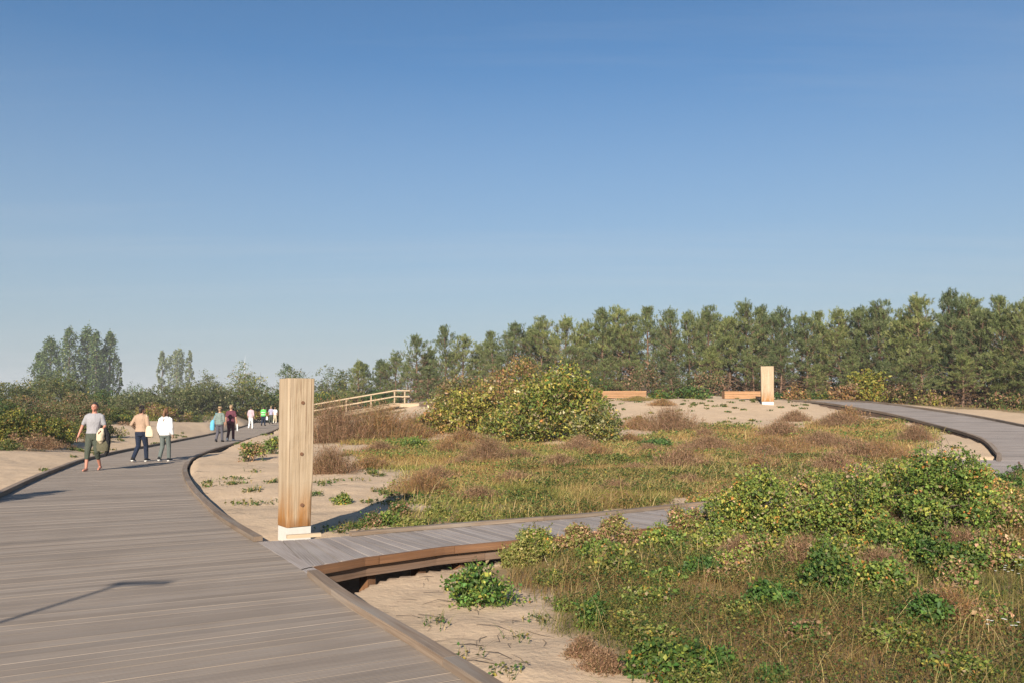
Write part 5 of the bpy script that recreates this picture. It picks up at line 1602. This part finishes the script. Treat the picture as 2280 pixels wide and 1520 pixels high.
def person(px, py, facing, height, label, skin, shirt=None, sleeve='short', hem=.93, trousers=None, leg_end=.10, shoes=None, hair=M_HAIR_DK, hair_style='short',
           arms=None, stride=.16, voxel=.012, bulk=1.0, loose=.018, shoe_sole=None, fdir=1):
    """facing: angle of the person's front, 0 = +Y (walking away from the camera); built 1.75 m tall then scaled"""
    x, y, _ = G(px, py, .0)
    root = empty('person', (x, y, .004), R(facing))
    s = height / 1.75
    root.scale = (s, s, s)
    st = stride
    legs = {+fdir: [(.092 * fdir, 0, .90), (.095 * fdir, st * .75, .50), (.098 * fdir, st * 1.0, .10)],
            -fdir: [(-.092 * fdir, 0, .90), (-.095 * fdir, st * .15, .49), (-.098 * fdir, -st * 1.25, .13)]}
    foot = {+fdir: [(.10 * fdir, st - .045, .042), (.105 * fdir, st + .08, .036), (.112 * fdir, st + .165, .026)],
            -fdir: [(-.098 * fdir, -st * 1.25 - .055, .075), (-.105 * fdir, -st * 1.25 + .06, .040), (-.112 * fdir, -st * 1.25 + .135, .024)]}
    A = arms or {}
    arm = {}
    for sd in (1, -1):
        el, wr = A.get(sd, ((.235, -.03, 1.12), (.255, .04, .88)))
        arm[sd] = [(.178 * sd, -.005, 1.385), (el[0] * sd, el[1], el[2]), (wr[0] * sd, wr[1], wr[2])]
    # body
    B = ([], [])
    ring_loft(B, torso_rings(.80, 1.455, 0, bulk) + [((0, -.008, 1.49), (.060, 0, 0), (0, .062, 0)), ((0, .0, 1.56), (.054, 0, 0), (0, .058, 0))], 16)
    hd = []
    for t in np.linspace(-1, 1, 11):
        z = 1.638 + .118 * t
        r = math.sqrt(max(.02, 1 - t * t))
        jaw = .86 if t < -.4 else 1.0
        hd.append(((0, .012 + (.012 if t < -.3 else 0), z), (.076 * r * jaw, 0, 0), (0, .096 * r * (.92 if t < -.4 else 1), 0)))
    ring_loft(B, hd, 14)
    limb(B, [(0, .100, 1.655), (0, .117, 1.625), (0, .108, 1.612)], [.010, .014, .011])          # nose
    limb(B, [(0, .092, 1.560), (0, .097, 1.552)], [.020, .018])                                   # chin
    limb(B, [(-.032, .093, 1.672), (.032, .093, 1.672)], [.010, .010])                            # brow
    for sd in (1, -1):
        limb(B, [(.078 * sd, .0, 1.66), (.082 * sd, -.005, 1.622)], [.016, .011], .5)             # ear
        limb(B, [Vector(p) for p in legs[sd]], [.088 * bulk, .058, .037])
        limb(B, [Vector(legs[sd][1]) * .65 + Vector(legs[sd][2]) * .35 + Vector((0, -.018, 0)), Vector(legs[sd][1]) * .3 + Vector(legs[sd][2]) * .7], [.052, .034])   # calf
        limb(B, foot[sd], [.036, .036, .024], 1.15)
        limb(B, arm[sd], [.050 * bulk, .040, .027])
        limb(B, [Vector(arm[sd][0]), Vector(arm[sd][0]) + Vector((-.06 * sd, 0, .045))], [.054, .05])
        # hand: palm, four fingers, thumb
        e, w = Vector(arm[sd][1]), Vector(arm[sd][2])
        d = (w - e).normalized()
        side = Vector((0, 1, 0)) - d * d.y
        side.normalize()
        nrm = d.cross(side)
        pc = w + d * .085
        limb(B, [w + d * .02, w + d * .055, pc], [.026, .030, .030], .55)
        for k, L in enumerate((.060, .074, .070, .055)):
            o = side * (.027 - .018 * k)
            p0 = pc + o
            curl = nrm * (-.012 * sd)
            limb(B, [p0, p0 + d * L * .5 + curl * .6, p0 + d * L * .95 + curl * 2.2], [.0095, .0088, .0075], 1, 6)
        limb(B, [w + d * .03 + side * .02, w + d * .065 + side * .050, w + d * .10 + side * .058], [.012, .010, .0085], 1, 6)
    fuse('body', B, voxel, 3, skin, root)
    for sd in (1, -1):
        E = ([], []); limb(E, [(.031 * sd, .090, 1.648), (.031 * sd, .097, 1.648)], [.011, .010], 1, 8)
        fuse('eye', E, .005, 1, M_EYE, root)
    E = ([], []); limb(E, [(-.022, .100, 1.583), (0, .106, 1.582), (.022, .100, 1.583)], [.006, .007, .006], 1, 6)
    fuse('mouth', E, .004, 1, M_LIP, root)
    # shirt
    if shirt:
        S = ([], [])
        ring_loft(S, torso_rings(hem, 1.45, loose, bulk) + [((0, -.008, 1.475), (.078, 0, 0), (0, .078, 0))], 18)
        for sd in (1, -1):
            a = [Vector(p) for p in arm[sd]]
            limb(S, [a[0] + Vector((-.06 * sd, 0, .04)), a[0]], [.062, .066])
            if sleeve == 'short': limb(S, [a[0], a[0].lerp(a[1], .72)], [.066 * bulk, .060])
            elif sleeve == 'long': limb(S, [a[0], a[1], a[1].lerp(a[2], .93)], [.068, .058, .044])
            elif sleeve == 'half': limb(S, [a[0], a[1], a[1].lerp(a[2], .35)], [.068, .058, .050])
        fuse('shirt', S, voxel, 3, shirt, root)
    if trousers:
        T = ([], [])
        ring_loft(T, torso_rings(.79, 1.01, .012, bulk), 16)
        for sd in (1, -1):
            a = [Vector(p) for p in legs[sd]]
            t = (a[1].z - leg_end) / (a[1].z - a[2].z)
            limb(T, [a[0], a[0].lerp(a[1], .5), a[1], a[1].lerp(a[2], min(1.05, t))], [.104 * bulk, .090 * bulk, .074, .062])
        fuse('trousers', T, voxel, 3, trousers, root)
    if shoes:
        for sd in (1, -1):
            H = ([], []); fp = [Vector(p) for p in foot[sd]]
            limb(H, [fp[0] + Vector((0, 0, .012)), fp[1] + Vector((0, 0, .008)), fp[2] + Vector((0, 0, .006))], [.046, .046, .034], 1.1)
            limb(H, [fp[0] + Vector((0, .012, .03)), fp[0] + Vector((0, .02, .06))], [.044, .042])
            sh = fuse('shoe', H, .010, 2, shoes, root)
            if shoe_sole:
                Z = ([], []); limb(Z, [fp[0] + Vector((0, 0, -.014)), fp[1] + Vector((0, 0, -.012)), fp[2] + Vector((0, 0, -.006))], [.040, .044, .032], 1.2)
                fuse('sole', Z, .010, 1, shoe_sole, sh)
    # hair
    Hh = ([], [])
    rings = []
    for t in np.linspace(-.15, 1, 8):
        z = 1.642 + .128 * t
        r = math.sqrt(max(.01, 1 - t * t))
        fr = min(1, max(0, (t - .3) / .3))
        rings.append(((0, -.018 + .026 * fr, z), (.087 * r, 0, 0), (0, (.093 + .018 * fr) * r, 0)))
    ring_loft(Hh, rings, 14)
    if hair_style == 'bun': limb(Hh, [(0, -.10, 1.70), (0, -.13, 1.725)], [.045, .042]); limb(Hh, [(0, -.075, 1.62), (0, -.06, 1.54)], [.06, .045])
    if hair_style == 'ponytail': limb(Hh, [(0, -.09, 1.68), (0, -.125, 1.60), (0, -.13, 1.47), (0, -.125, 1.33)], [.04, .045, .038, .018]); limb(Hh, [(0, -.06, 1.62), (0, -.05, 1.56)], [.06, .04])
    if hair_style == 'long': limb(Hh, [(0, -.055, 1.62), (0, -.06, 1.50)], [.078, .06])
    if hair_style == 'short': limb(Hh, [(0, -.055, 1.63), (0, -.05, 1.575)], [.062, .05])
    fuse('hair', Hh, .012, 2, hair, root)
    tag(root, label, 'person', 'people walking on the boardwalk')
    return root, s
def wpos(root, p):
    """local point of a person in world space"""
    a = root.rotation_euler[2]; s = root.scale[0]
    return Vector((root.location.x + s * (p[0] * math.cos(a) - p[1] * math.sin(a)), root.location.y + s * (p[0] * math.sin(a) + p[1] * math.cos(a)), root.location.z + s * p[2]))
def held(name, root, builders, label, cat):
    """a thing held by a person: its own top-level object, built in the holder's frame"""
    o = empty(name, root.location, root.rotation_euler[2]); o.scale = root.scale
    for nm, parts, vox, mat in builders:
        fuse(nm, parts, vox, 3, mat, o)
    return tag(o, label, cat)

C_GREY, C_OLIVE, C_BEIGE, C_NAVY = cloth_mat('grey_jersey', (.33, .325, .345)), cloth_mat('dark_olive_cotton', (.075, .085, .065)), cloth_mat('beige_knit', (.42, .29, .205)), cloth_mat('navy_denim', (.022, .03, .055))
C_WHITE, C_LEGG, C_TEAL, C_SLATE = cloth_mat('white_fleece', (.80, .80, .80), var=.05), cloth_mat('grey_green_legging', (.13, .15, .14)), cloth_mat('teal_grey_print', (.20, .25, .23), var=.7, scale=30), cloth_mat('slate_trouser', (.10, .095, .115))
C_PLUM, C_PLUMD, C_BLUE, C_CREAM = cloth_mat('plum_cotton', (.14, .045, .065)), cloth_mat('dark_plum', (.085, .03, .045)), cloth_mat('sky_blue_nylon', (.14, .46, .66)), cloth_mat('cream_canvas', (.66, .56, .40))
C_PINK, C_GREEN, C_LAV, C_STONE = cloth_mat('pink_white_print', (.55, .42, .46), var=.6, scale=22), cloth_mat('signal_green', (.12, .58, .13), var=.05), cloth_mat('lavender_cotton', (.36, .34, .46)), cloth_mat('olive_bag_cloth', (.12, .11, .07))

# barefoot man coming towards the camera
man, s_ = person(206, 1047, 186, 1.79, 'barefoot man in grey shirt and rolled olive trousers carrying clothes and a bag', M_SKIN_RED, C_GREY, 'short', .95, C_OLIVE, .33, None, M_HAIR_DK, 'short',
                 arms={-1: ((.275, .02, 1.13), (.26, .22, 1.03)), 1: ((.30, -.02, 1.14), (.37, .04, .88))}, stride=.17, voxel=.011, bulk=1.08)
def mirror(p):
    p[0][:] = [(-x, y, z) for x, y, z in p[0]]; p[1][:] = [q[::-1] for q in p[1]]
bagA = ([], [])
limb(bagA, [(.26, .20, 1.05), (.25, .24, .95), (.24, .22, .80), (.25, .20, .74)], [.055, .085, .080, .045], 1.2)
mirror(bagA)
clothes = held('folded_sweater', man, [('sweater', bagA, .012, C_CREAM)], 'cream sweater hanging over the forearm of the barefoot man', 'sweater')
bagB = ([], [])
ring_loft(bagB, [((.27, .12, .80), (.125, 0, 0), (0, .05, 0)), ((.27, .12, .74), (.15, 0, 0), (0, .075, 0)), ((.27, .12, .60), (.155, 0, 0), (0, .085, 0)), ((.27, .12, .50), (.14, 0, 0), (0, .07, 0))], 16)
strap = ([], []); limb(strap, [(.19, .12, .78), (.25, .16, 1.0), (.30, .15, 1.02), (.34, .12, .78)], [.014, .014, .014, .014])
jk = ([], []); limb(jk, [(.34, .13, 1.06), (.38, .10, .90), (.38, .08, .70), (.36, .06, .48), (.33, .06, .40)], [.06, .09, .085, .07, .045], .8)
mirror(bagB); mirror(strap); mirror(jk)
held('carry_bag', man, [('bag', bagB, .013, C_STONE), ('strap', strap, .009, C_STONE)], 'olive cloth bag hanging from the arm of the barefoot man', 'bag')
held('dark_jacket', man, [('jacket', jk, .013, M_BLACK)], 'black jacket draped behind the olive bag of the barefoot man', 'jacket')

woman, _ = person(312, 1027, -8, 1.72, 'woman in beige sweater and navy trousers walking away with a cream tote', M_SKIN, C_BEIGE, 'long', .93, C_NAVY, .10, M_BLACK, M_HAIR_DK, 'bun',
                  arms={-1: ((.30, -.06, 1.15), (.27, .14, 1.02)), 1: ((.25, -.05, 1.13), (.24, .12, .95))}, stride=.18, voxel=.011, loose=.026, shoe_sole=M_SOLE)
tb = ([], [])
ring_loft(tb, [((.285, -.06, 1.12), (.07, 0, 0), (0, .03, 0)), ((.30, -.06, 1.0), (.115, 0, 0), (0, .05, 0)), ((.315, -.06, .86), (.135, 0, 0), (0, .06, 0)), ((.32, -.06, .78), (.13, 0, 0), (0, .055, 0))], 14)
ts = ([], []); limb(ts, [(.23, -.06, 1.10), (.19, -.05, 1.47), (.17, .0, 1.475), (.27, .0, 1.12)], [.014, .013, .013, .014])
held('tote_bag', woman, [('bag', tb, .012, C_CREAM), ('strap', ts, .008, C_CREAM)], 'cream tote bag hanging from the shoulder of the woman in beige', 'bag')
girl, _ = person(366, 1026, -6, 1.62, 'girl in white hooded sweater and grey leggings walking away with ponytail', M_SKIN, C_WHITE, 'long', .86, C_LEGG, .10, M_BLACK, M_HAIR_BR, 'ponytail',
                 arms={-1: ((.235, -.03, 1.12), (.235, .05, .90)), 1: ((.235, -.03, 1.12), (.235, .05, .90))}, stride=.11, voxel=.011, bulk=.92, loose=.034, shoe_sole=M_SOLE)
hd_ = ([], []); limb(hd_, [(-.09, -.07, 1.455), (0, -.12, 1.43), (.09, -.07, 1.455)], [.045, .06, .045])
fuse('hood', hd_, .012, 3, C_WHITE, girl)

hat_p, _ = person(488, 983, -4, 1.66, 'walker in straw hat and patterned teal shirt next to the person in plum', M_SKIN, C_TEAL, 'half', .88, C_SLATE, .08, M_BLACK, M_HAIR_LT, 'short', stride=.12, voxel=.014, bulk=1.05, loose=.03)
ht = ([], [])
ring_loft(ht, [((0, -.005, 1.70), (.17, 0, 0), (0, .175, 0)), ((0, -.005, 1.708), (.17, 0, 0), (0, .175, 0)), ((0, -.005, 1.72), (.10, 0, 0), (0, .11, 0)), ((0, -.005, 1.79), (.088, 0, 0), (0, .10, 0)), ((0, -.005, 1.80), (.06, 0, 0), (0, .07, 0))], 18)
held('straw_hat', hat_p, [('hat', ht, .011, M_HAIR_LT)], 'wide brimmed straw hat on the walker with the blue bag', 'hat')
bb = ([], [])
ring_loft(bb, [((-.33, -.02, 1.12), (.06, 0, 0), (0, .05, 0)), ((-.36, -.02, 1.0), (.11, 0, 0), (0, .09, 0)), ((-.37, -.02, .75), (.125, 0, 0), (0, .10, 0)), ((-.36, -.02, .58), (.10, 0, 0), (0, .08, 0))], 14)
bs = ([], []); limb(bs, [(-.33, -.02, 1.10), (-.20, -.02, 1.47), (-.16, .03, 1.46)], [.014, .014, .014])
held('beach_bag', hat_p, [('bag', bb, .014, C_BLUE), ('strap', bs, .010, C_BLUE)], 'sky blue beach bag at the side of the walker in the straw hat', 'bag')
plum, _ = person(513, 981, -4, 1.78, 'tall walker dressed all in plum holding a white bottle', M_SKIN, C_PLUM, 'short', .86, C_PLUMD, .08, M_SOLE, M_HAIR_LT, 'short', stride=.10, voxel=.014, bulk=1.08, loose=.028,
                 arms={1: ((.26, -.03, 1.12), (.29, .02, .88))})
bt = ([], []); limb(bt, [(.30, .03, .84), (.31, .03, .74), (.325, .02, .50)], [.022, .034, .036])
held('white_bottle', plum, [('bottle', bt, .010, C_WHITE)], 'white bottle hanging from the hand of the walker in plum', 'bottle')
pw, _ = person(558, 953.5, -6, 1.72, 'far walker in pale pink spotted top and white trousers', M_SKIN, C_PINK, 'half', .88, C_WHITE, .10, M_SOLE, M_HAIR_DK, 'short', stride=.10, voxel=.016, loose=.025)
gv_, _ = person(586, 947, -6, 1.74, 'far walker in bright green striped safety vest and dark trousers', M_SKIN, C_GREEN, 'short', .86, C_NAVY, .10, M_BLACK, M_HAIR_DK, 'short', stride=.12, voxel=.016, bulk=1.12, loose=.035)
for z in (1.0, 1.2):
    sp = ([], []); ring_loft(sp, [((0, 0, z - .025), (.215 * 1.0, 0, 0), (0, .165, 0)), ((0, 0, z + .025), (.218, 0, 0), (0, .167, 0))], 18)
    fuse('reflective_stripe', sp, .012, 1, C_WHITE, gv_)
wb = ([], []); ring_loft(wb, [((.33, 0, .84), (.05, 0, 0), (0, .03, 0)), ((.34, 0, .75), (.10, 0, 0), (0, .06, 0)), ((.34, 0, .52), (.10, 0, 0), (0, .06, 0))], 12)
held('white_bag', gv_, [('bag', wb, .015, C_WHITE)], 'white carrier bag in the hand of the vest wearer', 'bag')
person(603, 942.5, -6, 1.76, 'farthest walker in lavender shirt and dark green trousers', M_SKIN, C_LAV, 'short', .88, C_OLIVE, .10, M_BLACK, M_HAIR_LT, 'short', stride=.12, voxel=.018)
person(612, 941, -6, 1.68, 'far walker in white half hidden behind the near timber post', M_SKIN, C_WHITE, 'short', .88, C_CREAM, .10, M_SOLE, M_HAIR_BR, 'long', stride=.10, voxel=.018)

# ================================================================== haze: the summer air itself
hz = MB()
HX, HY0, HY1, HZ0, HZ1 = 5200.0, -5200.0, 5200.0, -3.0, 47.0
hz.slab((-HX, HY0, HZ1), (HX, HY0, HZ1), (HX, HY1, HZ1), (-HX, HY1, HZ1), HZ1 - HZ0, 1)
M_HAZE = bpy.data.materials.new('haze_air')
M_HAZE.use_nodes = True
M_HAZE.node_tree.nodes.clear()
h_out = M_HAZE.node_tree.nodes.new('ShaderNodeOutputMaterial')
h_vol = M_HAZE.node_tree.nodes.new('ShaderNodeVolumePrincipled')
h_vol.inputs['Color'].default_value = (.86, .90, .94, 1)
h_vol.inputs['Density'].default_value = .0005
h_vol.inputs['Anisotropy'].default_value = 0.0
M_HAZE.node_tree.links.new(h_vol.outputs['Volume'], h_out.inputs['Volume'])
hz_o = hz.build('haze', M_HAZE)
tag(hz_o, 'thin pale haze in the air over the dunes', 'haze', kind='stuff')
